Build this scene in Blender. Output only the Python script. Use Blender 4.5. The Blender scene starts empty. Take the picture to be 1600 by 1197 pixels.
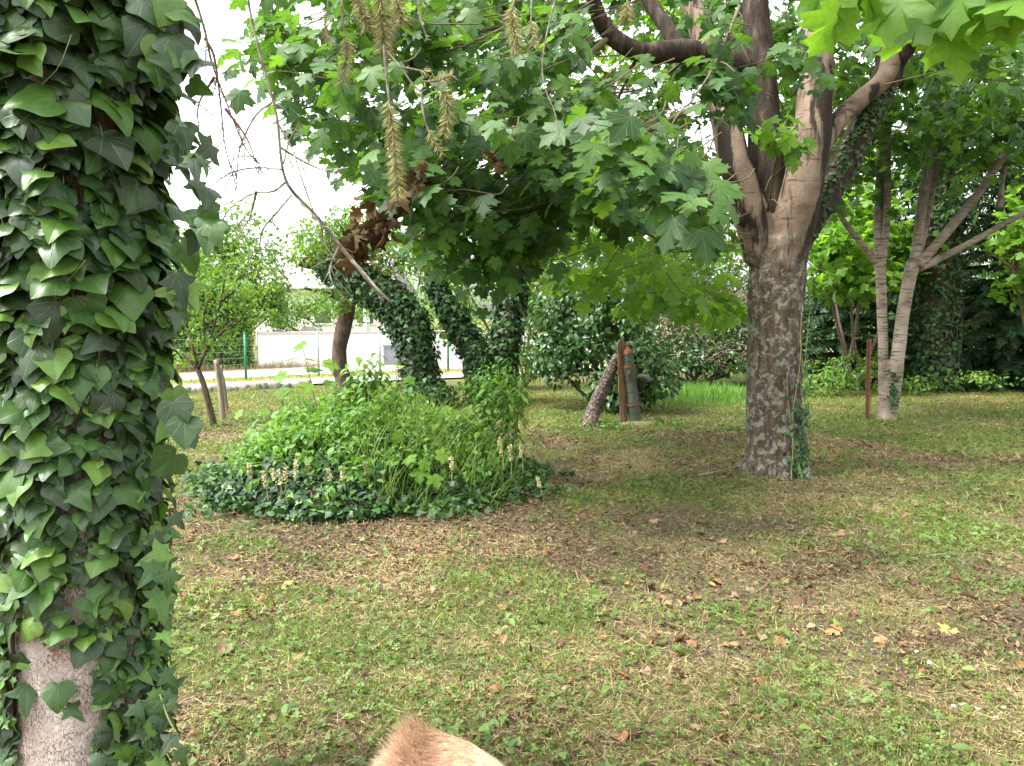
import bpy, math, random
import numpy as np
from mathutils import Vector, Matrix

# ------------------------------------------------------------------ camera, sky, sun, exposure
SC = bpy.context.scene
FPX, CX, CY, HOR = 1200.0, 800.0, 598.5, 495.0      # focal length and centre in photo pixels, horizon row
EYE = 1.5
PITCH = math.atan((CY - HOR) / FPX)
cam_data = bpy.data.cameras.new('camera')
cam = bpy.data.objects.new('camera', cam_data)
SC.collection.objects.link(cam)
cam.location = (0, 0, EYE)
cam.rotation_euler = (math.pi / 2 - PITCH, 0, 0)
cam_data.sensor_width = 36.0
cam_data.lens = FPX * 36.0 / 1600.0
cam_data.clip_start = 0.05
cam_data.clip_end = 2000
SC.camera = cam

SUN_EL, SUN_AZ = math.radians(58), math.radians(-105)     # azimuth from +Y towards +X
world = bpy.data.worlds.new('World')
SC.world = world
world.use_nodes = True
wn, wl = world.node_tree.nodes, world.node_tree.links
wn.clear()
w_out = wn.new('ShaderNodeOutputWorld')
w_bg = wn.new('ShaderNodeBackground')
w_sky = wn.new('ShaderNodeTexSky')
w_sky.sky_type = 'NISHITA'
w_sky.sun_disc = False
w_sky.sun_elevation = SUN_EL
w_sky.sun_rotation = SUN_AZ
w_sky.air_density = 1.0
w_sky.dust_density = 4.0
w_sky.ozone_density = 1.0
w_hsv = wn.new('ShaderNodeHueSaturation')                # thin bright cloud: the blue is washed out
w_hsv.inputs['Saturation'].default_value = 0.12
wl.new(w_sky.outputs[0], w_hsv.inputs['Color'])
wl.new(w_hsv.outputs[0], w_bg.inputs['Color'])
w_bg.inputs['Strength'].default_value = 0.15
wl.new(w_bg.outputs[0], w_out.inputs['Surface'])

sun_d = bpy.data.lights.new('sun', 'SUN')
sun_d.energy = 1.5
sun_d.angle = math.radians(14)
sun_d.color = (1.0, 0.96, 0.88)
sun = bpy.data.objects.new('sun', sun_d)
SC.collection.objects.link(sun)
_sd = Vector((math.sin(SUN_AZ) * math.cos(SUN_EL), math.cos(SUN_AZ) * math.cos(SUN_EL), math.sin(SUN_EL)))
sun.rotation_euler = _sd.to_track_quat('Z', 'Y').to_euler()
sun.location = (0, 0, 30)

SC.view_settings.view_transform = 'Standard'
SC.view_settings.look = 'None'
SC.view_settings.gamma = 1.0
SC.view_settings.exposure = 2.38
SC.render.engine = 'CYCLES'
cy = SC.cycles
cy.max_bounces = 7
cy.diffuse_bounces = 4
cy.glossy_bounces = 2
cy.transmission_bounces = 4
cy.transparent_max_bounces = 4
cy.caustics_reflective = False
cy.caustics_refractive = False
cy.sample_clamp_indirect = 8.0
cy.use_denoising = True

# ------------------------------------------------------------------ helpers
RNG = np.random.default_rng(7)
random.seed(7)
UP = np.array([0, 0, 1.0])

def P(px, py, d):
    """photo pixel at distance d (metres along +Y) -> world point"""
    s, c = math.sin(PITCH), math.cos(PITCH)
    u, v = (px - CX) / FPX, (CY - py) / FPX
    r = np.array([u, c + v * s, -s + v * c])
    return np.array([0, 0, EYE]) + r * (d / r[1])

def G(px, py, z=0.0):
    s, c = math.sin(PITCH), math.cos(PITCH)
    u, v = (px - CX) / FPX, (CY - py) / FPX
    r = np.array([u, c + v * s, -s + v * c])
    return np.array([0, 0, EYE]) + r * ((z - EYE) / r[2])

def _h(ix, iy, iz, seed):
    n = (ix.astype(np.int64) * 374761393 + iy.astype(np.int64) * 668265263 + iz.astype(np.int64) * 2147483647 + seed * 974711) & 0xffffffff
    n = ((n ^ (n >> 13)) * 1274126177) & 0xffffffff
    n = (n ^ (n >> 16)) & 0xffff
    return n / 65535.0

def vnoise(p, scale=1.0, seed=0):
    p = np.asarray(p, float) * scale
    if p.shape[-1] == 2:
        p = np.concatenate([p, np.zeros(p.shape[:-1] + (1,))], -1)
    i = np.floor(p).astype(np.int64)
    f = p - i
    f = f * f * (3 - 2 * f)
    r = 0
    for dx in (0, 1):
        for dy in (0, 1):
            for dz in (0, 1):
                w = (f[..., 0] if dx else 1 - f[..., 0]) * (f[..., 1] if dy else 1 - f[..., 1]) * (f[..., 2] if dz else 1 - f[..., 2])
                r = r + w * _h(i[..., 0] + dx, i[..., 1] + dy, i[..., 2] + dz, seed)
    return r

def fbm(p, scale=1.0, seed=0, octv=4):
    r, a, t = 0, 1.0, 0
    for k in range(octv):
        r = r + a * vnoise(p, scale * 2 ** k, seed + k * 17)
        t += a
        a *= 0.5
    return r / t

def unit(v):
    v = np.asarray(v, float)
    return v / np.maximum(np.linalg.norm(v, axis=-1, keepdims=True), 1e-9)

def frames(n, t):
    """leaf axes: z = n, y = t made perpendicular to n"""
    n = unit(n)
    t = t - (t * n).sum(-1, keepdims=True) * n
    bad = np.linalg.norm(t, axis=-1) < 1e-4
    if bad.any():
        t[bad] = np.cross(n[bad], np.array([1.0, 0.3, 0.2]))
    t = unit(t)
    x = np.cross(t, n)
    return np.stack([x, t, n], -1)          # columns

def rnd_dir(n):
    return unit(RNG.normal(size=(n, 3)))

class Buf:
    """collects triangles and quads for ONE mesh"""
    def __init__(s):
        s.v, s.t, s.q, s.uv, s.var, s.n, s.crisp = [], [], [], [], [], 0, False
    def add(s, V, T=None, Q=None, uv=None, var=0.0):
        V = np.asarray(V, float).reshape(-1, 3)
        k = len(V)
        s.v.append(V)
        if T is not None and len(T): s.t.append(np.asarray(T, int).reshape(-1, 3) + s.n)
        if Q is not None and len(Q): s.q.append(np.asarray(Q, int).reshape(-1, 4) + s.n)
        s.uv.append(np.zeros((k, 2)) if uv is None else np.asarray(uv, float))
        s.var.append(np.broadcast_to(np.asarray(var, float), (k,)))
        s.n += k
        return s
    def leaves(s, tpl, pos, R, scale, var=None):
        tv, tt, tuv = tpl
        N = len(pos)
        if N == 0: return s
        scale = np.broadcast_to(np.asarray(scale, float), (N,)) if np.ndim(scale) < 2 else scale
        if scale.ndim == 1: scale = np.repeat(scale[:, None], 3, 1)
        if var is None: var = RNG.random(N)
        loc = tv[None] * scale[:, None, :]
        V = np.einsum('nij,nkj->nki', R, loc) + pos[:, None, :]
        k = len(tv)
        T = tt[None] + (np.arange(N) * k)[:, None, None]
        s.add(V.reshape(-1, 3), T.reshape(-1, 3), None, np.tile(tuv, (N, 1)), np.repeat(var, k))
        return s
    def mesh(s, name, smooth=True):
        V = np.concatenate(s.v) if s.v else np.zeros((0, 3))
        T = np.concatenate(s.t) if s.t else np.zeros((0, 3), int)
        Q = np.concatenate(s.q) if s.q else np.zeros((0, 4), int)
        me = bpy.data.meshes.new(name)
        me.vertices.add(len(V))
        me.vertices.foreach_set('co', V.astype(np.float32).ravel())
        loops = np.concatenate([T.ravel(), Q.ravel()]).astype(np.int32)
        me.loops.add(len(loops))
        me.loops.foreach_set('vertex_index', loops)
        npoly = len(T) + len(Q)
        me.polygons.add(npoly)
        st = np.concatenate([np.arange(len(T)) * 3, len(T) * 3 + np.arange(len(Q)) * 4]).astype(np.int32)
        me.polygons.foreach_set('loop_start', st)
        me.polygons.foreach_set('use_smooth', np.full(npoly, smooth, dtype=bool))
        uv = np.concatenate(s.uv)[loops].astype(np.float32)
        me.uv_layers.new(name='UVMap').data.foreach_set('uv', uv.ravel())
        at = me.attributes.new('var', 'FLOAT', 'POINT')
        at.data.foreach_set('value', np.concatenate(s.var).astype(np.float32))
        me.update(calc_edges=True)
        me.validate()
        if s.crisp: me.set_sharp_from_angle(angle=math.radians(32))
        return me

COL = SC.collection
def origin(o):
    return np.array(o.location) if o is not None else np.zeros(3)

def obj(name, data, mat=None, parent=None, kind=None):
    """one mesh object, its mesh in world coordinates"""
    if isinstance(data, Buf): data = data.mesh(name)
    o = bpy.data.objects.new(name, data)
    COL.objects.link(o)
    if mat is not None and len(data.materials) == 0: data.materials.append(mat)
    if parent is not None:
        o.parent = parent
        if parent.parent is None:
            o.location = -Vector(parent.location)
    if kind: o['kind'] = kind
    return o

def tag(o, label, cat, group=None, kind=None):
    o['label'] = label
    o['category'] = cat
    if group: o['group'] = group
    if kind: o['kind'] = kind
    return o

def thing(name, label, cat, loc, group=None):
    o = bpy.data.objects.new(name, None)
    COL.objects.link(o)
    o.location = tuple(loc)
    o.empty_display_size = 0.1
    return tag(o, label, cat, group)

def structure(name, data, mat):
    o = obj(name, data, mat)
    o['kind'] = 'structure'
    return o

def catmull(pts, n):
    pts = np.asarray(pts, float)
    if len(pts) == 2:
        return pts[0] + (pts[1] - pts[0]) * np.linspace(0, 1, n)[:, None]
    p = np.concatenate([[2 * pts[0] - pts[1]], pts, [2 * pts[-1] - pts[-2]]])
    u = np.linspace(0, len(pts) - 1 - 1e-6, n)
    i = u.astype(int)
    f = (u - i)[:, None]
    a, b, c, d = p[i], p[i + 1], p[i + 2], p[i + 3]
    return 0.5 * (2 * b + (c - a) * f + (2 * a - 5 * b + 4 * c - d) * f ** 2 + (3 * b - a - 3 * c + d) * f ** 3)

def tube(buf, pts, rad, seg=8, n=None, rough=0.0, rs=6.0, seed=0, var=0.0, cap=True):
    """tapered tube through pts; rough = radial noise as a share of the radius"""
    if n is None: n = max(2, (len(pts) - 1) * 4 + 1)
    rad = np.asarray(rad, float)
    if rad.ndim == 0: rad = np.repeat(rad, len(pts))
    c = catmull(pts, n)
    r = np.interp(np.linspace(0, 1, n), np.linspace(0, 1, len(rad)), rad)
    t = unit(np.gradient(c, axis=0))
    a = np.array([1.0, 0, 0]) if abs(t[0][0]) < 0.9 else np.array([0, 1.0, 0])
    X = np.zeros((n, 3))
    for i in range(n):
        a = a - t[i] * a.dot(t[i])
        a = a / np.linalg.norm(a)
        X[i] = a
    Y = np.cross(t, X)
    an = np.linspace(0, 2 * math.pi, seg, endpoint=False)
    D = X[:, None] * np.cos(an)[None, :, None] + Y[:, None] * np.sin(an)[None, :, None]
    V = c[:, None] + D * r[:, None, None]
    if rough:
        w = fbm(V, rs, seed, 3) - 0.5
        V = V + D * (r[:, None] * w * 2 * rough)[..., None]
    idx = np.arange(n * seg).reshape(n, seg)
    nx = np.roll(idx, -1, 1)
    Q = np.stack([idx[:-1], nx[:-1], nx[1:], idx[1:]], -1).reshape(-1, 4)
    T = []
    V = V.reshape(-1, 3)
    if cap:
        V = np.concatenate([V, c[:1], c[-1:]])
        k = n * seg
        T = [(k, nx[0, j], idx[0, j]) for j in range(seg)] + [(k + 1, idx[-1, j], nx[-1, j]) for j in range(seg)]
    ln = np.concatenate([[0], np.cumsum(np.linalg.norm(np.diff(c, axis=0), axis=1))])
    uv = np.stack([np.tile(np.arange(seg) / seg, n), np.repeat(ln, seg)], -1)
    if cap: uv = np.concatenate([uv, [[0, 0], [0, ln[-1]]]])
    buf.add(V, T, Q, uv, var)
    return c

def box(buf, c, s, rz=0.0, rot=None, var=0.0, jit=0.0):
    c, s = np.asarray(c, float), np.asarray(s, float) / 2
    b = np.array([[x, y, z] for z in (-1, 1) for y in (-1, 1) for x in (-1, 1)], float) * s
    if jit: b = b + RNG.normal(size=b.shape) * jit
    R = np.array(Matrix.Rotation(rz, 3, 'Z')) if rot is None else np.array(rot)
    V = b @ R.T + c
    Q = [(0, 2, 3, 1), (4, 5, 7, 6), (0, 1, 5, 4), (2, 6, 7, 3), (0, 4, 6, 2), (1, 3, 7, 5)]
    buf.add(V, None, Q, None, var)
    buf.crisp = True
    return buf

def lathe(buf, prof, seg=24, mat4=None):
    pr = np.asarray(prof, float)
    an = np.linspace(0, 2 * math.pi, seg, endpoint=False)
    V = np.stack([pr[:, None, 0] * np.cos(an), pr[:, None, 0] * np.sin(an), np.repeat(pr[:, 1:2], seg, 1)], -1).reshape(-1, 3)
    if mat4 is not None:
        m = np.array(mat4)
        V = V @ m[:3, :3].T + m[:3, 3]
    n = len(pr)
    idx = np.arange(n * seg).reshape(n, seg)
    nx = np.roll(idx, -1, 1)
    Q = np.stack([idx[:-1], nx[:-1], nx[1:], idx[1:]], -1).reshape(-1, 4)
    buf.add(V, None, Q)
    buf.crisp = True
    return buf

def rock(buf, c, s, seed, sub=10):
    """uneven stone"""
    th = np.linspace(0, math.pi, sub)
    ph = np.linspace(0, 2 * math.pi, sub * 2, endpoint=False)
    D = np.stack([np.sin(th)[:, None] * np.cos(ph), np.sin(th)[:, None] * np.sin(ph), np.repeat(np.cos(th)[:, None], sub * 2, 1)], -1)
    B = np.sign(D) * np.abs(D) ** 0.6
    V = np.asarray(c) + B * np.asarray(s) * (0.75 + 0.5 * fbm(D + seed * 3.1, 1.6, seed, 3))[..., None]
    idx = np.arange(sub * sub * 2).reshape(sub, sub * 2)
    nx = np.roll(idx, -1, 1)
    buf.add(V.reshape(-1, 3), None, np.stack([idx[:-1], idx[1:], nx[1:], nx[:-1]], -1).reshape(-1, 4))
    return buf

# ------------------------------------------------------------------ leaf shapes (base at origin, tip towards +Y, face up +Z)
def mirror(half):
    """half outline base -> tip (x >= 0); returns the full closed outline"""
    h = [tuple(p) for p in half]
    return np.array(h + [(-x, y) for x, y in reversed(h) if abs(x) > 1e-6])

def fan_leaf(out, centre=(0, 0.4), fold=0.15, droop=0.25, ring=False, twist=0.0, wave=0.0):
    """star-shaped lobed leaf as a fan with an optional middle ring for its curvature"""
    out = np.asarray(out, float)
    c = np.asarray(centre, float)
    n = len(out)
    def z(p):
        x, y = p[..., 0], p[..., 1]
        return fold * np.abs(x) - droop * (x ** 2 + (y - 0.25) ** 2) + twist * x * y + wave * np.sin(9 * x + 5 * y)
    if ring:
        mid = c + (out - c) * 0.55
        xy = np.concatenate([[c], mid, out])
        i = np.arange(n); j = (i + 1) % n
        T = np.concatenate([np.stack([0 * i, 1 + i, 1 + j], -1), np.stack([1 + i, 1 + n + i, 1 + n + j], -1), np.stack([1 + i, 1 + n + j, 1 + j], -1)])
    else:
        xy = np.concatenate([[c], out])
        i = np.arange(n); j = (i + 1) % n
        T = np.stack([0 * i, 1 + i, 1 + j], -1)
    V = np.concatenate([xy, z(xy)[:, None]], 1)
    uv = xy * np.array([0.5, 0.5]) + np.array([0.5, 0.25])
    # faces wound so that the normal is +Z
    a, b, d = V[T[0, 0]], V[T[0, 1]], V[T[0, 2]]
    if np.cross(b - a, d - a)[2] < 0: T = T[:, ::-1]
    return V, T.copy(), uv

def strip_leaf(w, nseg=3, droop=0.4, fold=0.2):
    """simple pointed leaf: a folded strip of half-width function w(t)"""
    t = np.linspace(0, 1, nseg + 1)
    V, T = [], []
    for k, a in enumerate(t):
        ww = w(a)
        zz = -droop * a * a
        V += [(-ww, a, zz + fold * ww), (0, a, zz), (ww, a, zz + fold * ww)]
        if k:
            b = 3 * (k - 1); e = 3 * k
            T += [(b, b + 1, e + 1), (b, e + 1, e), (b + 1, b + 2, e + 2), (b + 1, e + 2, e + 1)]
    V = np.array(V)
    return V, np.array(T), V[:, :2] * 0.5 + np.array([0.5, 0.25])

IVY_HALF = [(0, 0.02), (0.12, -0.08), (0.3, -0.06), (0.42, 0.08), (0.52, 0.26), (0.47, 0.36), (0.34, 0.44), (0.3, 0.55), (0.2, 0.74), (0.09, 0.92), (0, 1.0)]
IVY_BROAD = [(0, 0.04), (0.14, -0.1), (0.34, -0.08), (0.5, 0.1), (0.56, 0.3), (0.5, 0.42), (0.4, 0.52), (0.32, 0.66), (0.2, 0.82), (0.09, 0.93), (0, 1.0)]
IVY_STAR = [(0, 0.05), (0.1, -0.04), (0.24, -0.12), (0.27, 0.06), (0.36, 0.14), (0.6, 0.22), (0.42, 0.36), (0.22, 0.42), (0.18, 0.6), (0.1, 0.84), (0, 1.04)]
MAPLE_HALF = [(0, 0.0), (0.1, -0.08), (0.3, -0.16), (0.37, -0.04), (0.5, 0.02), (0.41, 0.14), (0.53, 0.22), (0.74, 0.37), (0.6, 0.43), (0.59, 0.57), (0.42, 0.55), (0.28, 0.54),
              (0.29, 0.68), (0.36, 0.78), (0.18, 0.83), (0.0, 1.06)]
MAPLE_LOW = [(0, 0.0), (0.3, -0.15), (0.48, 0.03), (0.4, 0.14), (0.72, 0.36), (0.55, 0.54), (0.27, 0.53), (0.33, 0.76), (0, 1.05)]
def soften(h, n):
    """rounder outline through the given half outline"""
    h = np.asarray(h, float)
    k = len(h)
    p = np.concatenate([[[-h[1][0], h[1][1]]], h, [[-h[-2][0], h[-2][1]]]])
    u = np.linspace(0, k - 1 - 1e-9, n); i = u.astype(int); f = (u - i)[:, None]
    a, b, c, d = p[i], p[i + 1], p[i + 2], p[i + 3]
    q = 0.5 * (2 * b + (c - a) * f + (2 * a - 5 * b + 4 * c - d) * f ** 2 + (3 * b - a - 3 * c + d) * f ** 3)
    q[0, 0] = 0; q[-1, 0] = 0
    return [tuple(v) for v in q]
IVY_HALF, IVY_BROAD = soften(IVY_HALF, 14), soften(IVY_BROAD, 14)
ivy_tpls = [fan_leaf(mirror(h), (0, 0.3), f, dr, True, tw, wv) for h, f, dr, tw, wv in
            ((IVY_HALF, -0.06, 0.28, 0.15, 0.03), (IVY_BROAD, 0.18, 0.25, -0.2, 0.035), (IVY_HALF, 0.2, 0.5, -0.12, 0.035), (IVY_BROAD, 0.0, 0.4, 0.2, 0.03), (IVY_STAR, 0.12, 0.3, 0.15, 0.02), (IVY_STAR, 0.25, 0.4, -0.2, 0.02))]
ivy_small = [fan_leaf(mirror([(0, 0), (0.3, -0.08), (0.55, 0.2), (0.3, 0.45), (0.12, 0.85), (0, 1)]), (0, 0.3), f, d) for f, d in ((0.2, 0.3), (0.05, 0.4))]
maple_tpls = [fan_leaf(mirror(MAPLE_HALF), (0, 0.22), f, d, False, t) for f, d, t in ((0.12, 0.25, 0.1), (0.2, 0.35, -0.15), (0.02, 0.45, 0.1), (-0.1, 0.3, 0.2))]
maple_low = [fan_leaf(mirror(MAPLE_LOW), (0, 0.22), f, d) for f, d in ((0.15, 0.3), (0.05, 0.45))]
ovate = strip_leaf(lambda t: 0.27 * math.sin(math.pi * min(1, t * 0.93 + 0.05)) ** 0.8, 3, 0.35, 0.3)
ovate_lo = (np.array([[0, 0, 0], [0.26, 0.4, 0.05], [0, 1, -0.15], [-0.26, 0.4, 0.05]]), np.array([[0, 1, 2], [0, 2, 3]]), np.array([[0.5, 0.25], [0.63, 0.45], [0.5, 0.75], [0.37, 0.45]]))
lance = strip_leaf(lambda t: 0.13 * math.sin(math.pi * min(1, t * 0.93 + 0.05)) ** 0.8, 3, 0.3, 0.3)
sliver = (np.array([[-0.5, 0, 0], [0.5, 0, 0], [0.0, 1.0, -0.05]]), np.array([[0, 1, 2]]), np.zeros((3, 2)) + 0.5)
blade = (np.array([[-0.5, 0, 0], [0.5, 0, 0], [-0.4, 0.5, 0.0], [0.4, 0.5, 0.0], [0.0, 1.0, -0.12]]), np.array([[0, 1, 3], [0, 3, 2], [2, 3, 4]]), np.zeros((5, 2)) + 0.5)

# ------------------------------------------------------------------ materials
def nodes_of(name):
    m = bpy.data.materials.new(name)
    m.use_nodes = True
    nt = m.node_tree
    nt.nodes.clear()
    out = nt.nodes.new('ShaderNodeOutputMaterial')
    return m, nt, out

def N(nt, typ, **kw):
    n = nt.nodes.new(typ)
    for k, v in kw.items():
        if k.startswith('i_'): n.inputs[k[2:].replace('_', ' ')].default_value = v
        else: setattr(n, k, v)
    return n

def mth(nt, op, a, b=None, c=None, clamp=False):
    n = nt.nodes.new('ShaderNodeMath')
    n.operation = op
    n.use_clamp = clamp
    for i, v in enumerate((a, b, c)):
        if v is None: continue
        if isinstance(v, (int, float)): n.inputs[i].default_value = v
        else: nt.links.new(v, n.inputs[i])
    return n.outputs[0]

def ramp(nt, fac, stops, interp='LINEAR'):
    n = nt.nodes.new('ShaderNodeValToRGB')
    n.color_ramp.interpolation = interp
    e = n.color_ramp.elements
    while len(e) < len(stops): e.new(0.5)
    for k, (p, c) in enumerate(stops):
        e[k].position = p
        e[k].color = (c[0], c[1], c[2], 1) if not isinstance(c, (int, float)) else (c, c, c, 1)
    nt.links.new(fac, n.inputs[0])
    return n.outputs[0]

def mix(nt, fac, a, b, mode='MIX'):
    n = nt.nodes.new('ShaderNodeMix')
    n.data_type = 'RGBA'
    n.blend_type = mode
    for sock, v in ((0, fac), (6, a), (7, b)):
        if isinstance(v, (int, float)): n.inputs[sock].default_value = v
        elif isinstance(v, (tuple, list)): n.inputs[sock].default_value = (v[0], v[1], v[2], 1)
        else: nt.links.new(v, n.inputs[sock])
    return n.outputs[2]

def noise(nt, scale, detail=4, rough=0.55, vec=None, sc3=None, dist=0.0):
    n = N(nt, 'ShaderNodeTexNoise')
    n.inputs['Scale'].default_value = scale
    n.inputs['Detail'].default_value = detail
    n.inputs['Roughness'].default_value = rough
    n.inputs['Distortion'].default_value = dist
    if vec is None:
        vec = N(nt, 'ShaderNodeNewGeometry').outputs['Position']
    if sc3 is not None:
        mp = N(nt, 'ShaderNodeMapping')
        mp.inputs['Scale'].default_value = sc3
        nt.links.new(vec, mp.inputs['Vector'])
        vec = mp.outputs[0]
    nt.links.new(vec, n.inputs['Vector'])
    return n.outputs[0]

def bump(nt, h, strength=0.4, dist=0.01):
    n = N(nt, 'ShaderNodeBump')
    n.inputs['Strength'].default_value = strength
    n.inputs['Distance'].default_value = dist
    nt.links.new(h, n.inputs['Height'])
    return n.outputs[0]

def principled(nt, out, col, rough=0.7, normal=None, spec=0.4, metal=0.0):
    b = N(nt, 'ShaderNodeBsdfPrincipled')
    if isinstance(col, (tuple, list)): b.inputs['Base Color'].default_value = (col[0], col[1], col[2], 1)
    else: nt.links.new(col, b.inputs['Base Color'])
    if isinstance(rough, (int, float)): b.inputs['Roughness'].default_value = rough
    else: nt.links.new(rough, b.inputs['Roughness'])
    b.inputs['Specular IOR Level'].default_value = spec
    b.inputs['Metallic'].default_value = metal
    if normal is not None: nt.links.new(normal, b.inputs['Normal'])
    if out is not None: nt.links.new(b.outputs[0], out.inputs['Surface'])
    return b

def leaf_mat(name, stops, rough=0.45, trans=0.4, spec=0.45, veins=None, patch=0.25, tcol=(1.5, 1.45, 0.55), vein_col=(0.18, 0.3, 0.09), vein_amt=0.55):
    """leaf: colour by chance per leaf and by patches in space, light passes through it"""
    m, nt, out = nodes_of(name)
    at = N(nt, 'ShaderNodeAttribute', attribute_name='var')
    oi = N(nt, 'ShaderNodeObjectInfo')
    f = mth(nt, 'ADD', at.outputs['Fac'], mth(nt, 'MULTIPLY', mth(nt, 'LESS_THAN', at.outputs['Fac'], 1e-5), oi.outputs['Random']))     # single leaves carry no value of their own
    nz = noise(nt, 0.9, 2)
    f = mth(nt, 'ADD', mth(nt, 'MULTIPLY', f, 1 - patch), mth(nt, 'MULTIPLY', ramp(nt, nz, [(0.3, 0.0), (0.7, 1.0)]), patch), clamp=True)
    col = ramp(nt, f, stops)
    fine = noise(nt, 60, 3)
    col = mix(nt, 0.35, col, ramp(nt, fine, [(0.3, 0.55), (0.7, 1.25)]), 'MULTIPLY')
    h = fine
    if veins:
        uv = N(nt, 'ShaderNodeUVMap', uv_map='UVMap')
        sp = N(nt, 'ShaderNodeSeparateXYZ')
        nt.links.new(uv.outputs[0], sp.inputs[0])
        x = mth(nt, 'MULTIPLY', mth(nt, 'SUBTRACT', sp.outputs[0], 0.5), 2.0)
        y = mth(nt, 'SUBTRACT', mth(nt, 'MULTIPLY', sp.outputs[1], 2.0), 0.5 + veins[0])
        ax = mth(nt, 'ABSOLUTE', x)
        ang = mth(nt, 'ARCTAN2', ax, y)
        r = mth(nt, 'SQRT', mth(nt, 'ADD', mth(nt, 'MULTIPLY', x, x), mth(nt, 'MULTIPLY', y, y)))
        best = None
        for va in veins[1]:
            dd = mth(nt, 'MULTIPLY', mth(nt, 'ABSOLUTE', mth(nt, 'SUBTRACT', ang, va)), r)
            best = dd if best is None else mth(nt, 'MINIMUM', best, dd)
        vm = ramp(nt, best, [(0.004, 1.0), (0.017, 0.0)])
        col = mix(nt, mth(nt, 'MULTIPLY', vm, vein_amt), col, vein_col)
        h = mth(nt, 'SUBTRACT', mth(nt, 'MULTIPLY', fine, 0.4), vm)
    nrm = bump(nt, h, 0.25, 0.004)
    p = principled(nt, None, col, rough, nrm, spec)
    tr = N(nt, 'ShaderNodeBsdfTranslucent')
    nt.links.new(mix(nt, 1.0, col, tcol, 'MULTIPLY'), tr.inputs['Color'])
    ms = N(nt, 'ShaderNodeMixShader')
    ms.inputs[0].default_value = trans
    nt.links.new(p.outputs[0], ms.inputs[1])
    nt.links.new(tr.outputs[0], ms.inputs[2])
    nt.links.new(ms.outputs[0], out.inputs['Surface'])
    return m

M = {}
M['ivy'] = leaf_mat('ivy_leaf', [(0.0, (0.022, 0.040, 0.018)), (0.25, (0.038, 0.072, 0.026)), (0.5, (0.044, 0.105, 0.022)), (0.72, (0.075, 0.165, 0.028)), (1.0, (0.16, 0.28, 0.045))], 0.38, 0.26, 0.42,
                    veins=(0.02, (0.0, 0.62, 1.25, 1.9)), patch=0.1, vein_amt=0.35, vein_col=(0.12, 0.2, 0.07))
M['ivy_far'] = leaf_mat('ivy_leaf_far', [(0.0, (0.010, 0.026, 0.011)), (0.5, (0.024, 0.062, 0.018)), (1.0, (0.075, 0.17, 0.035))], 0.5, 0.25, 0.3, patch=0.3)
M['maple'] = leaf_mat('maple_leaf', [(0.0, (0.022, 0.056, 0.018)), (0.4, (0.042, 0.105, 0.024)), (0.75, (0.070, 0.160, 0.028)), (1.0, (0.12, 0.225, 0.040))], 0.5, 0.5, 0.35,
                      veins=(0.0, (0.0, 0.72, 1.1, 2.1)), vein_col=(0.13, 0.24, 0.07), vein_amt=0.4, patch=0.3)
M['maple_bright'] = leaf_mat('maple_leaf_bright', [(0.0, (0.07, 0.15, 0.024)), (0.5, (0.12, 0.25, 0.034)), (1.0, (0.21, 0.36, 0.055))], 0.5, 0.56, 0.3, patch=0.3, tcol=(1.5, 1.5, 0.6))  # brighter copy of the maple leaf: light through the crown put into the colour
M['dead_leaf'] = leaf_mat('dead_leaf', [(0.0, (0.03, 0.02, 0.010)), (0.4, (0.065, 0.042, 0.017)), (0.6, (0.14, 0.085, 0.035)), (0.85, (0.33, 0.18, 0.08)), (1.0, (0.36, 0.24, 0.15))], 0.85, 0.10, 0.1, patch=0.1, tcol=(1.3, 1.0, 0.5))
M['litter'] = leaf_mat('leaf_litter', [(0.0, (0.05, 0.032, 0.022)), (0.5, (0.12, 0.075, 0.048)), (0.8, (0.20, 0.13, 0.078)), (1.0, (0.29, 0.19, 0.11))], 0.8, 0.1, 0.2, patch=0.2, tcol=(1.2, 1.0, 0.6))
M['grass'] = leaf_mat('grass_blade', [(0.0, (0.06, 0.10, 0.022)), (0.45, (0.13, 0.175, 0.04)), (0.75, (0.22, 0.22, 0.065)), (1.0, (0.35, 0.28, 0.125))], 0.5, 0.35, 0.3, patch=0.35)
M['straw'] = leaf_mat('straw_clipping', [(0.0, (0.20, 0.15, 0.065)), (0.5, (0.33, 0.26, 0.12)), (1.0, (0.48, 0.40, 0.21))], 0.6, 0.15, 0.3, patch=0.2, tcol=(1.1, 1.0, 0.7))
M['clover'] = leaf_mat('clover_leaf', [(0.0, (0.05, 0.095, 0.024)), (0.5, (0.10, 0.175, 0.036)), (1.0, (0.19, 0.27, 0.06))], 0.5, 0.35, 0.35, patch=0.35)
M['herb'] = leaf_mat('herb_leaf', [(0.0, (0.04, 0.10, 0.022)), (0.5, (0.085, 0.20, 0.035)), (1.0, (0.17, 0.31, 0.05))], 0.5, 0.42, 0.35, patch=0.3)
M['laurel'] = leaf_mat('laurel_leaf', [(0.0, (0.022, 0.060, 0.022)), (0.5, (0.045, 0.115, 0.032)), (1.0, (0.10, 0.20, 0.045))], 0.32, 0.25, 0.55, patch=0.3)
M['shrub'] = leaf_mat('shrub_leaf', [(0.0, (0.05, 0.105, 0.022)), (0.5, (0.10, 0.20, 0.035)), (1.0, (0.19, 0.31, 0.055))], 0.55, 0.4, 0.3, patch=0.4)
M['hedge'] = leaf_mat('hedge_leaf', [(0.0, (0.06, 0.14, 0.022)), (0.5, (0.11, 0.24, 0.032)), (1.0, (0.18, 0.33, 0.05))], 0.55, 0.35, 0.3, patch=0.3)
M['spruce'] = leaf_mat('spruce_needle', [(0.0, (0.010, 0.030, 0.014)), (0.5, (0.026, 0.068, 0.022)), (1.0, (0.085, 0.18, 0.045))], 0.65, 0.25, 0.2, patch=0.35)
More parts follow.
